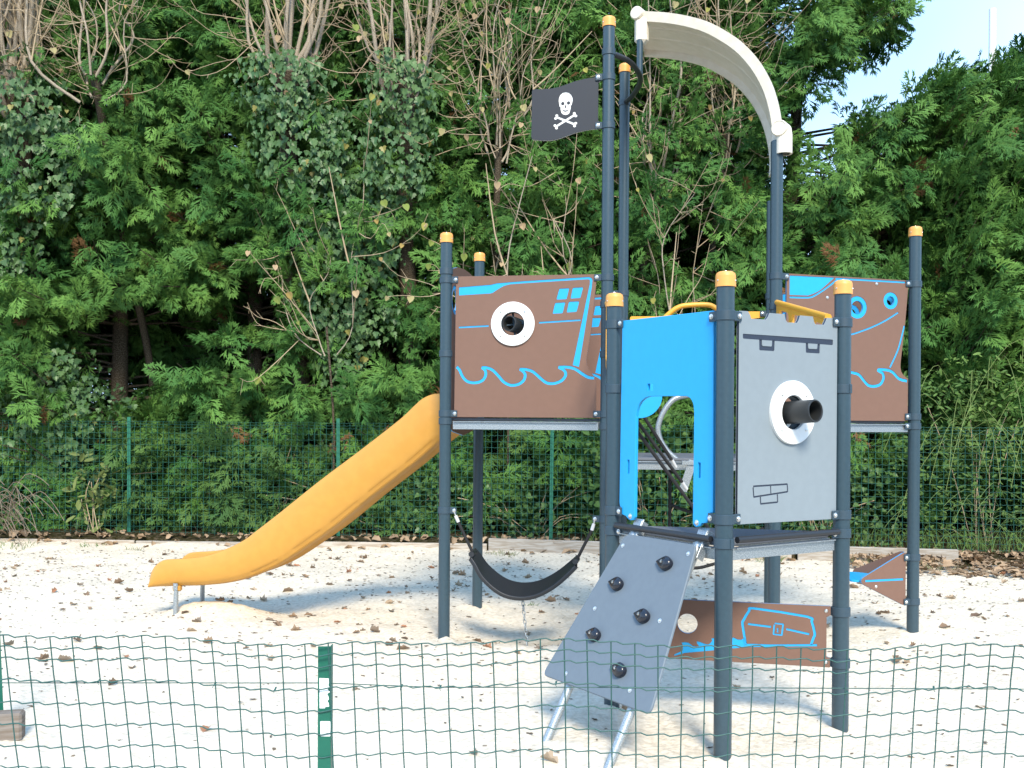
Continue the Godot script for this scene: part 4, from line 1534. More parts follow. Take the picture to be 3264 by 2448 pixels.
func green(k: float) -> Color:   # from older to younger shoots
	var a := Vector3(0.044, 0.128, 0.030)
	var b := Vector3(0.138, 0.272, 0.056)
	var c := a.lerp(b, k)
	return Color(c.x, c.y, c.z)

const FIRST_BOUGH := 0.15   # metres above the ground

func cypress(called: String, label: String, x: float, d: float, ht: float, rad: float, boughs: int, per: int, lean := Vector3.ZERO, big := 1.0, sweep := 0.0) -> void:
	var t := thing(called, label, "tree", W(x, d, 0.1), "conifers of the tall hedge")
	var s := st_new()
	add_tube(s, [Vector3(0, -0.2, 0), Vector3(0.03, ht * 0.3, 0), Vector3(-0.02, ht * 0.7, 0) + lean * 0.4, Vector3(0, ht * (0.97 if sweep == 0.0 else 0.78), 0) + lean * (1.0 if sweep == 0.0 else 0.6)], [0.15, 0.12, 0.07, 0.015], 8)
	put("trunk", s, M.bark, t)
	var limbs := st_new()
	var xs := [[], []]
	var cs := [[], []]
	var n := 0
	var tries := 0
	while n < boughs and tries < boughs * 3:
		tries += 1
		var f := pow(fposmod(tries * 0.618034 + rf(0, 0.05), 1.0), 1.15)
		var h := lerpf(FIRST_BOUGH, ht, f)
		var az := rf(-2.15, 2.15)                        # 0 towards the camera
		var out := Vector3(sin(az), 0, cos(az))
		var pr: float = pow(clampf((1.03 - h / ht) * 1.7, 0.0, 1.0), 0.7)
		var l := rad * pr * rf(0.72, 1.10) + 0.12
		var rise := l * rf(-0.12, 0.42)
		var org := Vector3(0, h, 0) + lean * pow(h / ht, 2)
		var dirs := (out * (1.0 - 0.35 * sweep) + lean * 0.25 + Vector3(0.75, 0, 0.15) * sweep).normalized()
		rise += l * sweep * rf(0.25, 0.75)
		var tip := org + dirs * l + Vector3(0, rise, 0)
		if hollow(tip + t.position):
			continue
		n += 1
		var mid := org + dirs * (l * 0.5) + Vector3(0, rise * 0.3, 0)
		if not (hollow(mid + t.position) or hollow(org.lerp(tip, 0.8) + t.position)):
			add_tube(limbs, [org, mid, tip], [0.022, 0.014, 0.004], 4, false)
		var lat := dirs.cross(Vector3.UP).normalized()
		var tone := rf(0.0, 0.75)
		var dead := false
		for k in per:
			var sp := rf(0.30, 1.04)
			var p := org.lerp(mid, sp * 2.0) if sp < 0.5 else mid.lerp(tip, sp * 2.0 - 1.0)
			var sd := rf(-1, 1)
			var w := 0.36 * (1.15 - sp * 0.85)
			p += lat * sd * w + Vector3(0, rf(-0.16, 0.12), 0) + dirs * rf(-0.06, 0.06)
			var gd := (dirs * 0.45 + lat * sd * 0.7 + Vector3(0, rf(-0.75, 0.55) + 0.45 * sweep, 0) + rv() * 0.3).normalized()
			var wd: float = edge_d(p.x + x) + 0.46 + rf(0.0, 0.18)
			if p.y < 1.75 and d - p.z < wd:
				p.z = d - wd
				gd.z = minf(gd.z, 0.1)
			if hollow(p + gd * 0.2 + t.position, 0.12 + 0.5 * tone):
				continue
			var nn := Vector3(0, 0.5, 0) + out * 0.75 + rv() * 0.55
			var v := R.randi() % 2
			xs[v].append(facing(gd, nn, rf(0.20, 0.40) * big, p))
			var c := green(clampf(tone + rf(-0.2, 0.3), 0, 1))
			if dead or R.randf() < 0.008:
				c = Color(0.16, 0.085, 0.035) * rf(0.7, 1.2)
			cs[v].append(c)
	stuff(put("branches", limbs, M.bark, t))
	var pick := R.randi() % 3
	for v in 2:
		multi("foliage", SPRAY[(v * 3 + pick) % 6], M.leafy, xs[v], cs[v], t)

func build_hedge() -> void:
	make_leaves()
	cypress("hedge_conifer", "green conifer of the hedge at the far left edge of the photo", -7.9, 14.9, 9.4, 1.9, 235, 30)
	cypress("hedge_conifer", "green conifer behind the dark hollow, left of the slide foot", -5.9, 14.9, 9.6, 1.95, 240, 30)
	cypress("hedge_conifer", "green conifer rising behind the middle of the slide", -3.9, 15.0, 9.6, 1.9, 235, 30)
	cypress("hedge_conifer", "green conifer behind the two short orange capped stern posts", -1.9, 15.0, 9.8, 1.95, 235, 30)
	cypress("hedge_conifer", "green conifer directly behind the skull flag", 0.1, 15.0, 9.8, 1.9, 235, 30)
	cypress("hedge_conifer", "green conifer seen through the arch of the cream sail", 2.0, 14.9, 9.8, 1.9, 235, 30)
	cypress("hedge_conifer", "tall conifer right of the sail, its crown jutting into the sky", 4.0, 14.8, 10.4, 2.15, 250, 32, Vector3(0.7, 0, 0))
	cypress("hedge_conifer", "lower conifer at right with plumes slanting up to the sky", 5.0, 14.5, 6.6, 2.1, 210, 34, Vector3(0.8, 0.3, 0), 1.0, 0.85)
	cypress("hedge_conifer", "spreading conifer at the right edge of the photo", 7.9, 14.2, 6.9, 2.1, 170, 30, Vector3(0.6, 0, 0), 1.0, 0.6)
	cypress("hedge_conifer", "conifer between the bow and the right edge of the photo", 6.5, 14.9, 7.1, 2.0, 190, 30, Vector3(0.5, 0, 0), 1.0, 0.8)
	# a second row closes the hedge
	var i := 0
	for x in [-9.2, -7.0, -4.8, -2.7, -0.6, 1.5, 2.9]:
		cypress("rear_conifer", ["conifer deep in the hedge behind the far left trees", "conifer deep in the hedge behind the left hollow", "conifer deep in the hedge behind the slide", "conifer deep in the hedge behind the ivy column", "conifer deep in the hedge left of the flag", "conifer deep in the hedge behind the tall masts", "conifer deep in the hedge right of the tall masts"][i], x, 17.6, 10.5, 2.2, 150, 30, Vector3.ZERO, 1.5)
		i += 1
	cypress("rear_conifer", "low conifer deep in the hedge behind the bow", 6.0, 17.0, 5.6, 2.1, 100, 28, Vector3.ZERO, 1.5)
	cypress("rear_conifer", "low conifer deep in the hedge at the far right", 8.6, 17.0, 5.8, 2.1, 100, 28, Vector3.ZERO, 1.5)

# ---------------------------------------------------------------- pollarded trees with ivy
func ivy_leaves(parent: Node3D, blobs: Array, size := 0.07) -> void:   # blobs: centre, radii, count (parent space)
	var xs := []
	var cs := []
	for b in blobs:
		var tone := rf(0.0, 0.3)
		for k in b[2]:
			var n := rv().normalized()
			if n.z < -0.25:
				n.z = -n.z
			var lump := 1.0 + 0.55 * N2.get_noise_3d(n.x * 1.3 + b[0].x, n.y * 1.3 + b[0].y * 1.7, n.z * 1.3)
			if N2.get_noise_3d(n.x * 0.9 + b[0].x * 3.0, n.y * 1.4 + b[0].y, n.z * 0.9 + 20.0) < -0.16:
				continue
			var p: Vector3 = b[0] + n * b[1] * lump * rf(0.72, 1.12)
			var out: Vector3 = (n / b[1]).normalized()
			var dn := Vector3(rf(-0.5, 0.5), -1.0, rf(-0.2, 0.3)).normalized()
			xs.append(facing(dn, out + Vector3(0, 0.35, 0.1) + rv() * 0.45, size * rf(0.45, 1.55), p))
			var q := clampf(tone + rf(0, 0.55), 0, 1)
			var c := Vector3(0.036, 0.098, 0.034).lerp(Vector3(0.115, 0.20, 0.064), q)
			if R.randf() < 0.02:
				c = Vector3(0.22, 0.20, 0.05)
			cs.append(Color(c.x, c.y, c.z))
	multi("ivy_leaves", IVY, M.ivy, xs, cs, parent)

func shoots(t: Node3D, head: Vector3, n: int, spread: float, len0: float, r0: float, twigs: int, leaves: int) -> void:
	var tw := st_new()
	var spots := []
	for k in n:
		var a := TAU * k / n + rf(-0.4, 0.4)
		var o := Vector3(cos(a), 0, sin(a) * 0.6)
		var p0 := head + o * rf(0.02, 0.20) + Vector3(0, rf(-0.45, 0.12), 0)
		var l := len0 * rf(0.55, 1.2)
		var sp := spread * rf(0.2, 1.3)
		var bow := rf(0.15, 0.34)
		var pts := [p0, p0 + o * (sp * l * bow) + Vector3(rf(-0.05, 0.05), l * rf(0.12, 0.24), rf(-0.05, 0.1)), p0 + o * (sp * l * (bow + 0.12)) + Vector3(rf(-0.16, 0.16), l * 0.5, rf(-0.1, 0.1)), p0 + o * (sp * l * (bow + 0.16)) + Vector3(rf(-0.25, 0.25), l * 0.75, 0), p0 + o * (sp * l * (bow + 0.24)) + Vector3(rf(-0.35, 0.35), l, 0)]
		var pp := smooth3(pts, 4)
		if R.randf() < 0.7:
			var fk: Vector3 = pp[R.randi_range(3, 8)]
			var fd := (o * rf(-0.6, 0.9) + Vector3(rf(-0.4, 0.4), 1.0, rf(-0.1, 0.3))).normalized()
			var fl := l * rf(0.3, 0.55)
			add_tube(tw, smooth3([fk, fk + fd * fl * 0.4 + Vector3(rf(-0.08, 0.08), 0, 0), fk + fd * fl + Vector3(rf(-0.1, 0.1), 0.1, 0)], 3), [0.014, 0.013, 0.012, 0.011, 0.009, 0.007, 0.005], 5, false)
		var rr := []
		var r := r0 * rf(0.55, 1.15)
		for i in pp.size():
			rr.append(lerpf(r, r * 0.35, float(i) / (pp.size() - 1)))
		var s := st_new()
		add_tube(s, pp, rr, 7)
		put("branch", s, M.shoot, t)
		for q in twigs + 5:
			var at: Vector3 = pp[R.randi_range(2, pp.size() - 1)]
			var dir := (o * 0.7 + rv() * 0.9 + Vector3(0, 0.25, 0.35)).normalized()
			var tl := rf(0.35, 1.35)
			var c := [at, at + dir * tl * 0.45 + Vector3(0, rf(-0.08, 0.06), 0), at + dir * tl * 0.8 + Vector3(0, rf(-0.05, 0.18), 0), at + dir * tl + Vector3(0, rf(0.0, 0.35), 0)]
			var cc := smooth3(c, 3)
			var cr := []
			for i in cc.size():
				cr.append(lerpf(0.0065, 0.0022, float(i) / (cc.size() - 1)) * rf(0.9, 1.1))
			add_tube(tw, cc, cr, 4, false)
			for i in range(2, cc.size() - 1, 3):
				var d3 := (dir + rv() * 0.9).normalized()
				add_tube(tw, [cc[i], cc[i] + d3 * rf(0.06, 0.22)], [0.0035, 0.002], 3, false)
			spots.append(cc[-1])
			spots.append(cc[cc.size() / 2])
	stuff(put("twigs", tw, M.twig, t))
	for k in leaves:
		var p: Vector3 = spots[R.randi() % spots.size()]
		autumn_leaf(t, p)

var YM := []
func autumn_leaf(t: Node3D, p: Vector3) -> void:
	if YM.is_empty():
		for c in [[0.30, 0.29, 0.07], [0.36, 0.31, 0.15], [0.20, 0.25, 0.06], [0.42, 0.30, 0.18], [0.34, 0.24, 0.08]]:
			var m := leaf_mat(0.75, 0.25, 0.3)
			m.vertex_color_use_as_albedo = false
			m.albedo_color = lin(c[0], c[1], c[2])
			YM.append(m)
	var o := put_mesh("leaf", HEART, YM[R.randi() % YM.size()], t)
	o.transform = facing(Vector3(rf(-0.5, 0.5), -1, rf(-0.3, 0.3)), Vector3(rf(-0.6, 0.6), 0.3, 1), rf(0.05, 0.105), p)

func pollard(label: String, x: float, d: float, top: float, rad: float, n: int, spread: float, len0: float, r0: float, twigs: int, leaves: int, blobs: Array, lean := Vector3.ZERO) -> void:
	var t := thing("pollarded_tree", label, "tree", W(x, d + 0.95, 0.1), "bare pollarded trees in front of the hedge")
	var s := st_new()
	lean += Vector3(0, 0, 1.0)
	var head := Vector3(0, top, 0) + lean
	add_tube(s, smooth3([Vector3(0, -0.2, 0), Vector3(0.04, top * 0.35, 0) + lean * 0.2, Vector3(-0.04, top * 0.7, 0) + lean * 0.6, head], 4), [rad * 1.2, rad * 1.15, rad * 1.1, rad, rad, rad, rad, rad, rad * 0.95, rad * 0.9, rad * 0.95, rad * 1.05, rad * 1.2], 10)
	put("trunk", s, M.bark, t)
	shoots(t, head, n, spread, len0, r0, twigs, leaves)
	for b in blobs:
		b[0] += Vector3(0, 0, 1.15 * clampf(b[0].y / top, 0.6, 1.0))
		b[2] = int(b[2] * 1.9)
	if blobs:
		ivy_leaves(t, blobs)

func build_pollards() -> void:
	pollard("ivy clad pollarded tree with a thick sheaf of pale shoots at top left", -6.75, 13.55, 6.0, 0.16, 22, 0.30, 3.2, 0.045, 7, 6,
		[[Vector3(0.1, 5.7, 0.1), Vector3(0.75, 0.45, 0.4), 420], [Vector3(0.35, 4.9, 0.1), Vector3(0.75, 0.75, 0.45), 700], [Vector3(-0.2, 4.0, 0.1), Vector3(0.6, 0.7, 0.4), 450], [Vector3(0.3, 1.6, 0.0), Vector3(0.75, 1.0, 0.4), 900]])
	pollard("slim bare pollarded stem forking beside the left ivy", -5.35, 14.25, 6.2, 0.055, 7, 0.55, 2.4, 0.022, 7, 5, [], Vector3(-0.25, 0, 0.95))
	pollard("ivy covered pollarded tree with pale shoots left of centre", -3.05, 13.45, 6.25, 0.13, 13, 0.42, 3.0, 0.040, 8, 10,
		[[Vector3(0.0, 6.0, 0.1), Vector3(0.62, 0.45, 0.4), 420], [Vector3(0.25, 5.2, 0.15), Vector3(0.72, 0.65, 0.45), 620], [Vector3(0.55, 4.3, 0.1), Vector3(0.62, 0.75, 0.4), 620], [Vector3(0.65, 3.4, 0.1), Vector3(0.55, 0.8, 0.38), 560], [Vector3(0.75, 2.55, 0.0), Vector3(0.42, 0.55, 0.3), 300]])
	pollard("ivy topped pollarded tree with arching twigs left of the flag", -1.45, 13.35, 6.1, 0.12, 12, 0.5, 3.0, 0.034, 9, 22,
		[[Vector3(0.0, 5.9, 0.1), Vector3(0.5, 0.45, 0.35), 330], [Vector3(-0.1, 5.1, 0.1), Vector3(0.55, 0.6, 0.4), 430], [Vector3(-0.45, 4.1, 0.1), Vector3(0.5, 0.6, 0.35), 360], [Vector3(-0.5, 3.2, 0.1), Vector3(0.45, 0.6, 0.3), 260]])
	pollard("slender pollarded tree with fine twigs and yellow leaves behind the flag", -0.2, 13.6, 5.5, 0.05, 9, 0.32, 2.6, 0.019, 9, 22, [])
	pollard("bare pollarded tree leaning right behind the tall masts", 1.55, 13.7, 4.85, 0.055, 7, 0.5, 2.6, 0.020, 7, 14, [], Vector3(0.45, 0, 0))
	pollard("bare pollarded tree with upright shoots below the cream sail", 2.75, 13.8, 5.6, 0.045, 7, 0.4, 2.3, 0.016, 7, 9, [], Vector3(0.2, 0, 0))
	# long arching twigs with yellow leaves in front of the hedge
	var t := thing("arching_sapling", "long arching twigs with pale yellow leaves behind the stern panel", "sapling", W(-0.05, 13.2, 0.1))
	stem(t, 2.5)
	shoots(t, Vector3(0.05, 2.5, 0), 4, 0.8, 3.2, 0.013, 4, 26)
	t = thing("arching_sapling", "sapling with clusters of pale leaves in front of the ivy column", "sapling", W(-2.45, 13.1, 0.1))
	stem(t, 2.7)
	shoots(t, Vector3(0.0, 2.7, 0), 3, 0.7, 2.2, 0.011, 2, 24)
	t = thing("arching_sapling", "leafy yellowing sapling between the masts and the grey tower", "sapling", W(1.9, 13.2, 0.1))
	stem(t, 2.4)
	shoots(t, Vector3(0.0, 2.4, 0), 4, 0.9, 3.0, 0.012, 6, 16)

# ---------------------------------------------------------------- undergrowth along the fence
func bush(called: String, label: String, category: String, at: Vector3, blobs: Array, size: float, leafm: Mesh, c0: Vector3, c1: Vector3, stems := 10, group := "") -> Node3D:
	var t := thing(called, label, category, at, group)
	var s := st_new()
	for k in stems:
		var b: Array = blobs[k % blobs.size()]
		var e: Vector3 = b[0] + rv() * b[1] * 0.7
		add_tube(s, smooth3([Vector3(rf(-0.2, 0.2), -0.1, rf(-0.1, 0.1)), e * 0.5 + Vector3(rf(-0.1, 0.1), 0.1, 0), e], 3), 0.006, 4, false)
	stuff(put("stems", s, M.twig, t))
	var xs := []
	var cs := []
	for b in blobs:
		var tone := rf(0.0, 0.4)
		for k in b[2]:
			var n := rv()
			var p: Vector3 = b[0] + n * b[1]
			xs.append(facing(Vector3(rf(-1, 1), rf(-0.7, 0.5), rf(0, 0.8)), Vector3(0, 0.8, 0.5) + rv() * 0.7, size * rf(0.6, 1.3), p))
			var c := c0.lerp(c1, clampf(tone + rf(0, 0.6), 0, 1))
			cs.append(Color(c.x, c.y, c.z))
	multi("leaves", leafm, M.leafy if leafm != IVY else M.ivy, xs, cs, t)
	return t

func strands(t: Node3D, n: int, origin: Vector3, spread: Vector3, l0: float, c: Material, droop: float, r := 0.004) -> void:
	var s := st_new()
	for k in n:
		var p := origin + rv() * spread
		var d := Vector3(rf(-1, 1), rf(0.1, 0.8), rf(0.0, 0.8)).normalized()
		var l := l0 * rf(0.6, 1.2)
		var pts := smooth3([p, p + d * l * 0.4 + Vector3(0, l * 0.12, 0), p + d * l * 0.75 + Vector3(0, -droop * l * 0.25, 0), p + d * l + Vector3(0, -droop * l * 0.7, 0)], 3)
		add_tube(s, pts, r, 4, false)
	stuff(put("trailing_stems", s, c, t))

func grass_tuft(label: String, at: Vector3, n: int, h: float, w: float, c0: Color) -> void:
	var t := thing("grass_tuft", label, "grass", at, "tufts of grass at the sand's edge")
	var s := st_new()
	var m := mat(c0, 0.7, 0, 0.3)
	m.cull_mode = BaseMaterial3D.CULL_DISABLED
	m.backlight_enabled = true
	m.backlight = Color(0.3, 0.3, 0.2)
	for k in n:
		var p := Vector3(rf(-w, w), -0.02, rf(-w, w) * 0.6)
		var d := Vector3(rf(-0.7, 0.7), 1.0, rf(-0.4, 0.7)).normalized()
		var l := h * rf(0.5, 1.2)
		var side := d.cross(Vector3(rf(-1, 1), 0, rf(0.2, 1))).normalized() * rf(0.0022, 0.0045)
		var a := p + d * l * 0.55
		var b := p + d * l + Vector3(d.x, -0.35, d.z) * l * 0.35
		var nn := side.cross(d).normalized()
		quad(s, p - side, p + side, a + side * 0.8, a - side * 0.8, nn)
		tri(s, a - side * 0.8, a + side * 0.8, b, nn, nn, nn)
	stuff(put("blades", s, m, t))

func stem(t: Node3D, h: float) -> void:
	var s := st_new()
	add_tube(s, smooth3([Vector3(rf(-0.1, 0.1), -0.15, -0.3), Vector3(rf(-0.1, 0.1), h * 0.5, -0.15), Vector3(0, h + 0.1, 0)], 4), 0.016, 6)
	put("stem", s, M.bark, t)

func build_undergrowth() -> void:
	var g0 := Vector3(0.030, 0.080, 0.028)
	var g1 := Vector3(0.105, 0.19, 0.050)
	bush("ivy_bank", "bank of ivy climbing the fence at the far left", "ivy", W(-6.2, 13.75, 0.15), [[Vector3(-0.4, 0.7, 0), Vector3(0.6, 0.75, 0.15), 520], [Vector3(0.25, 1.1, 0.0), Vector3(0.7, 0.9, 0.2), 800], [Vector3(0.7, 0.4, 0.05), Vector3(0.6, 0.45, 0.15), 420]], 0.075, IVY, Vector3(0.028, 0.074, 0.036), Vector3(0.08, 0.155, 0.055))
	bush("ivy_bank", "patch of ivy low on the fence behind the slide", "ivy", W(-3.3, 13.65, 0.15), [[Vector3(-0.2, 0.35, 0.05), Vector3(0.9, 0.4, 0.12), 420], [Vector3(0.5, 1.1, 0.0), Vector3(0.45, 0.25, 0.12), 160]], 0.07, IVY, Vector3(0.028, 0.074, 0.036), Vector3(0.08, 0.155, 0.055))
	bush("ivy_bank", "ivy and leaves on the fence beneath the stern deck", "ivy", W(0.2, 13.3, 0.15), [[Vector3(-0.6, 0.35, 0.05), Vector3(0.9, 0.4, 0.15), 420], [Vector3(0.7, 0.5, 0.0), Vector3(0.8, 0.55, 0.18), 520]], 0.075, IVY, g0, g1)
	bush("leafy_shrub", "mixed leafy shrub behind the fence under the grey tower", "shrub", W(1.9, 13.0, 0.15), [[Vector3(-0.3, 0.9, 0.0), Vector3(0.7, 0.75, 0.2), 620], [Vector3(0.5, 0.6, 0.05), Vector3(0.7, 0.6, 0.2), 520]], 0.09, HEART, g0, g1, 16)
	bush("leafy_shrub", "leafy shrub on the fence just left of the bow post", "shrub", W(3.9, 12.65, 0.15), [[Vector3(-0.2, 1.2, 0.0), Vector3(0.8, 0.6, 0.2), 640], [Vector3(0.1, 0.5, 0.05), Vector3(0.85, 0.5, 0.2), 640]], 0.075, IVY, g0, g1, 16)
	var t := bush("weeping_shrub", "arching shrub with long trailing stems at the right edge", "shrub", W(5.9, 12.5, 0.15), [[Vector3(-0.5, 1.6, 0.0), Vector3(0.7, 0.6, 0.3), 700], [Vector3(0.5, 1.7, 0.0), Vector3(0.9, 0.7, 0.35), 900], [Vector3(0.1, 0.65, 0.05), Vector3(1.2, 0.7, 0.25), 1300]], 0.085, LANCE, Vector3(0.04, 0.10, 0.03), Vector3(0.15, 0.24, 0.06), 8)
	strands(t, 34, Vector3(0.3, 1.7, 0.25), Vector3(1.0, 0.6, 0.15), 1.2, mat(lin(0.16, 0.22, 0.06), 0.7), 1.3, 0.003)
	strands(t, 30, Vector3(0.3, 0.3, 0.3), Vector3(1.2, 0.25, 0.1), 0.8, mat(lin(0.12, 0.19, 0.055), 0.7), 0.6, 0.003)
	t = bush("leafy_sapling", "young chestnut sapling with yellowing leaves behind the left fence", "sapling", W(-5.62, 13.35, 0.1), [[Vector3(0, 0.75, 0), Vector3(0.22, 0.35, 0.12), 34], [Vector3(0.02, 0.35, 0), Vector3(0.3, 0.3, 0.12), 34]], 0.16, LANCE, Vector3(0.09, 0.14, 0.045), Vector3(0.18, 0.21, 0.07), 6)
	# heap of dead twigs at the far left
	t = thing("brush_heap", "heap of dry grey twigs at the far left foot of the hedge", "brushwood", W(-6.75, 13.0, 0.1))
	strands(t, 60, Vector3(0, 0.3, 0), Vector3(0.35, 0.25, 0.1), 0.7, M.dead, 0.7, 0.005)
	bush("hedge_skirt", "low conifer shoots spilling through the fence behind the slide", "shrub", W(-1.6, 13.5, 0.15), [[Vector3(-1.0, 0.6, 0.1), Vector3(1.3, 0.6, 0.15), 130], [Vector3(0.9, 0.7, 0.0), Vector3(1.0, 0.7, 0.15), 130]], 0.34, SPRAY[1], Vector3(0.035, 0.09, 0.028), Vector3(0.10, 0.185, 0.045), 6)
	bush("hedge_skirt", "low conifer shoots behind the left fence near the tall green post", "shrub", W(-4.4, 13.7, 0.15), [[Vector3(0, 0.7, 0.1), Vector3(0.9, 0.7, 0.15), 150]], 0.34, SPRAY[2], Vector3(0.035, 0.09, 0.028), Vector3(0.10, 0.185, 0.045), 6)
	var gc := lin(0.09, 0.16, 0.045)
	var gd := lin(0.17, 0.19, 0.08)
	for q in [[-6.4, 12.75, 60, 0.14, 0.3, "grass at the far left corner of the sand"], [-5.4, 12.8, 30, 0.10, 0.15, "small grass tuft in front of the first left plank"], [-4.75, 12.55, 22, 0.10, 0.12, "thin grass tuft left of the slide foot"], [-0.1, 12.35, 60, 0.09, 0.22, "grass tuft behind the hanging swing belt"], [0.19, 9.05, 26, 0.06, 0.05, "tiny lone tuft on open sand behind the swing chain"], [3.05, 11.75, 50, 0.17, 0.14, "grass tuft against the plank under the grey tower"], [4.05, 11.7, 40, 0.14, 0.18, "weedy tuft on the plank left of the bow seat"], [5.0, 11.45, 70, 0.16, 0.3, "grass by the leaf heap right of the bow post"], [5.75, 10.6, 60, 0.11, 0.2, "grass tuft on the sand at the right edge"], [4.9, 10.4, 18, 0.06, 0.08, "sparse sprigs of grass on the sand at right"], [5.4, 11.0, 20, 0.07, 0.08, "second sparse sprig on the sand below the leaf heap"]]:
		grass_tuft(q[5], W(q[0], q[1], sand_y(q[0], q[1])), q[2], q[3], q[4], gc if R.randf() < 0.6 else gd)

	for q in [[1.35, "tall grass behind the fence under the blue doorway"], [2.55, "tall grass behind the fence left of the chest board end"], [3.55, "tall grass behind the fence above the plank gap"], [4.45, "tall grass behind the fence right of the bow post"], [5.25, "tall grass behind the fence above the leaf heap"], [5.95, "tall grass behind the fence below the trailing stems"], [6.5, "tall grass behind the fence at the right edge"]]:
		grass_tuft(q[1], W(q[0], edge_d(q[0]) + 0.48, 0.12), 90, 0.42, 0.38, lin(0.12, 0.20, 0.055))

# ---------------------------------------------------------------- leaves on the sand
func zone(x: float, d: float) -> String:
	if d < 6.0:
		return "left of the front fence post" if x < -0.6 else "between front fence post and climbing ramp" if x < 0.5 else "round the foot of the grey tower" if x < 2.0 else "right of the grey tower"
	if d < 8.4:
		return "in front of the slide foot" if x < -2.2 else "left of the nearest stern post" if x < -0.5 else "around the hanging swing" if x < 0.75 else "beneath the ship" if x < 3.1 else "right of the bow post"
	if d < 10.5:
		return "left of the slide foot" if x < -3.2 else "below or behind the slide" if x < -0.5 else "behind the stern posts" if x < 1.8 else "behind the bow seat" if x < 3.6 else "far right behind the bow post"
	return "near the planks at far left" if x < -3.5 else "near the planks behind the slide" if x < -0.5 else "near the planks behind the ship" if x < 3.5 else "near the leaf heap at right"

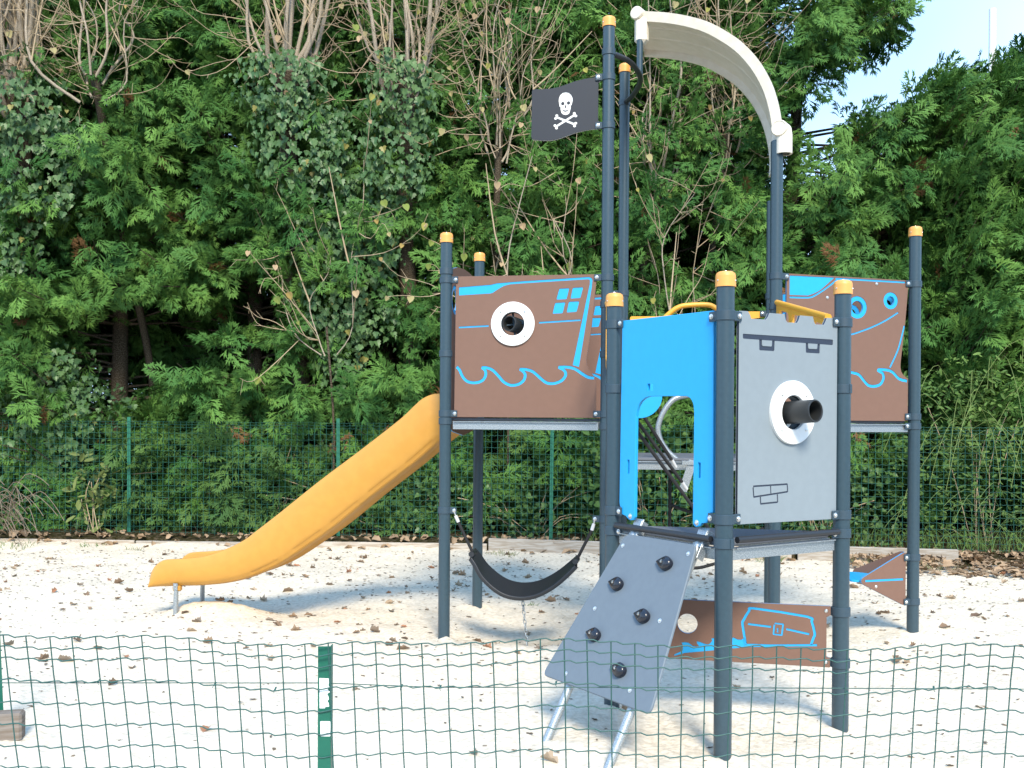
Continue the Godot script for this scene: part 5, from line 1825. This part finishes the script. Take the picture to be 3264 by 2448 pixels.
func build_litter() -> void:
	var mats := []
	for c in [[0.20, 0.13, 0.085], [0.28, 0.19, 0.125], [0.13, 0.085, 0.06], [0.36, 0.27, 0.19], [0.22, 0.17, 0.13], [0.34, 0.16, 0.09]]:
		var m := leaf_mat(0.85, 0.25, 0.12)
		m.vertex_color_use_as_albedo = false
		m.albedo_color = lin(c[0], c[1], c[2])
		mats.append(m)
	var n := 0
	while n < 270:
		var d := 3.9 + 8.6 * pow(R.randf(), 0.75)
		var x := rf(-0.53, 0.53) * d
		if d > edge_d(x) - 0.15:
			continue
		var keep := 0.10 + 0.90 * clampf((d - 5.5) / 4.5, 0, 1)
		if x < -1.0 and d > 7.0:
			keep += 0.2
		if R.randf() > keep:
			continue
		n += 1
		var o := MeshInstance3D.new()
		o.name = numbered("fallen_leaf")
		o.mesh = DRY[R.randi() % 5]
		var tint: int = [0, 0, 1, 1, 2, 3, 4, 4, 5][R.randi() % 9]
		o.material_override = mats[tint]
		add_child(o)
		var sz := rf(0.045, 0.10) * (1.25 if R.randf() < 0.15 else 1.0)
		o.transform = Transform3D(Basis.from_euler(Vector3(rf(-0.3, 0.3), rf(0, TAU), rf(-0.3, 0.3))).scaled(Vector3(sz, sz * rf(0.6, 1.2), sz)), W(x, d, sand_y(x, d) + 0.002))
		tag(o, "%s %s dry leaf on the sand %s" % ["large" if sz > 0.085 else "small" if sz < 0.062 else "curled", ["brown", "tan", "dark brown", "pale beige", "grey brown", "rusty"][tint], zone(x, d)], "leaf", "fallen leaves on the sand")
	var xs := []
	var cs := []
	for k in 4200:
		var d := 3.9 + 8.7 * pow(R.randf(), 0.42)
		var x := rf(-0.56, 0.56) * d
		if d > edge_d(x) - 0.05:
			continue
		var sz := rf(0.008, 0.028)
		xs.append(Transform3D(Basis.from_euler(Vector3(rf(-0.4, 0.4), rf(0, TAU), rf(-0.4, 0.4))).scaled(Vector3(sz * rf(0.8, 2.2), sz * 0.6, sz)), W(x, d, sand_y(x, d) + 0.001)))
		var b := rf(0.6, 1.5)
		cs.append(Color(0.15 * b, 0.115 * b, 0.085 * b))
	var o := multi("leaf_crumbs", DRY[1], M.dry, xs, cs, self)
	tag(o, "small crumbs of dead leaves scattered over the sand", "leaf litter")
	xs = []
	cs = []
	for k in 1500:
		var x := rf(-6.8, 6.6)
		var right := x > 3.9
		if not right and R.randf() < 0.72:
			continue
		var d: float = edge_d(x) + (rf(-0.25, 0.45) if not right else rf(-0.55, 0.55))
		if not right and d < edge_d(x) - 0.02 and R.randf() < 0.6:
			continue
		var sz := rf(0.06, 0.14)
		var base := sand_y(x, d) if d < edge_d(x) else 0.12
		if right:
			base = 0.10 * exp(-pow((d - edge_d(x) - 0.25) / 0.6, 2)) + rf(0.0, 0.02)
		xs.append(Transform3D(Basis.from_euler(Vector3(rf(-0.6, 0.6), rf(0, TAU), rf(-0.6, 0.6))).scaled(Vector3(sz, sz, sz)), W(x, d, base + 0.01)))
		var b := rf(0.6, 1.3)
		cs.append(Color(0.34 * b, 0.24 * b, 0.155 * b))
	for k in 700:
		var x := 4.2 + 2.8 * pow(R.randf(), 0.8)
		var d: float = edge_d(x) + rf(-0.9, 0.7)
		var sz := rf(0.06, 0.16)
		xs.append(Transform3D(Basis.from_euler(Vector3(rf(-0.4, 0.4), rf(0, TAU), rf(-0.4, 0.4))).scaled(Vector3(sz, sz * 0.55, sz)), W(x, d, 0.11 * exp(-pow((d - edge_d(x) - 0.25) / 0.6, 2)) * rf(0.6, 1.0) + 0.015)))
		var b := rf(0.6, 1.3)
		cs.append(Color(0.34 * b, 0.24 * b, 0.155 * b))
	o = multi("leaf_drift", DRY[3], M.dry, xs, cs, self)
	tag(o, "drift of brown dead leaves heaped along the timber edging", "leaf litter")

# ---------------------------------------------------------------- beyond the hedge
func build_far() -> void:
	var t := thing("white_mast", "plain white mast standing far off above the right hedge", "mast", W(28.8, 60.0))
	var s := st_new()
	add_tube(s, [Vector3(0, -0.2, 0), Vector3(0, 26.6, 0)], [0.28, 0.21], 14)
	put("pole", s, M.white, t)
	t = thing("olive_tree", "pale grey green olive tree behind the right hedge", "tree", W(10.6, 22.5))
	s = st_new()
	add_tube(s, [Vector3(0, -0.2, 0), Vector3(0.1, 3.0, 0), Vector3(0, 7.0, 0)], [0.25, 0.18, 0.06], 8)
	put("trunk", s, M.bark, t)
	var xs := []
	var cs := []
	for k in 9000:
		var n := rv().normalized() * pow(R.randf(), 0.4)
		var p := Vector3(0, 6.2, 0) + n * Vector3(2.3, 2.6, 1.8)
		if N2.get_noise_3d(p.x * 0.5, p.y * 0.5, p.z * 0.5) < -0.05:
			continue
		xs.append(facing(rv(), Vector3(0, 0.6, 0.6) + rv(), rf(0.08, 0.15), p).scaled_local(Vector3(0.45, 1, 1)))
		var b := rf(0.7, 1.3)
		cs.append(Color(0.13 * b, 0.155 * b, 0.095 * b))
	multi("leaves", HEART, M.leafy, xs, cs, t)
	t = thing("overhead_cable", "thin dark cable crossing the sky gap at right", "cable", W(8.0, 30.0))
	s = st_new()
	var pts := []
	for k in 13:
		var x := -8.0 + 20.0 * k / 12.0
		pts.append(Vector3(x, 9.95 + 0.028 * x + 0.004 * x * x * 0.5, 0))
	add_tube(s, pts, 0.005, 5)
	put("wire", s, M.dead, t)
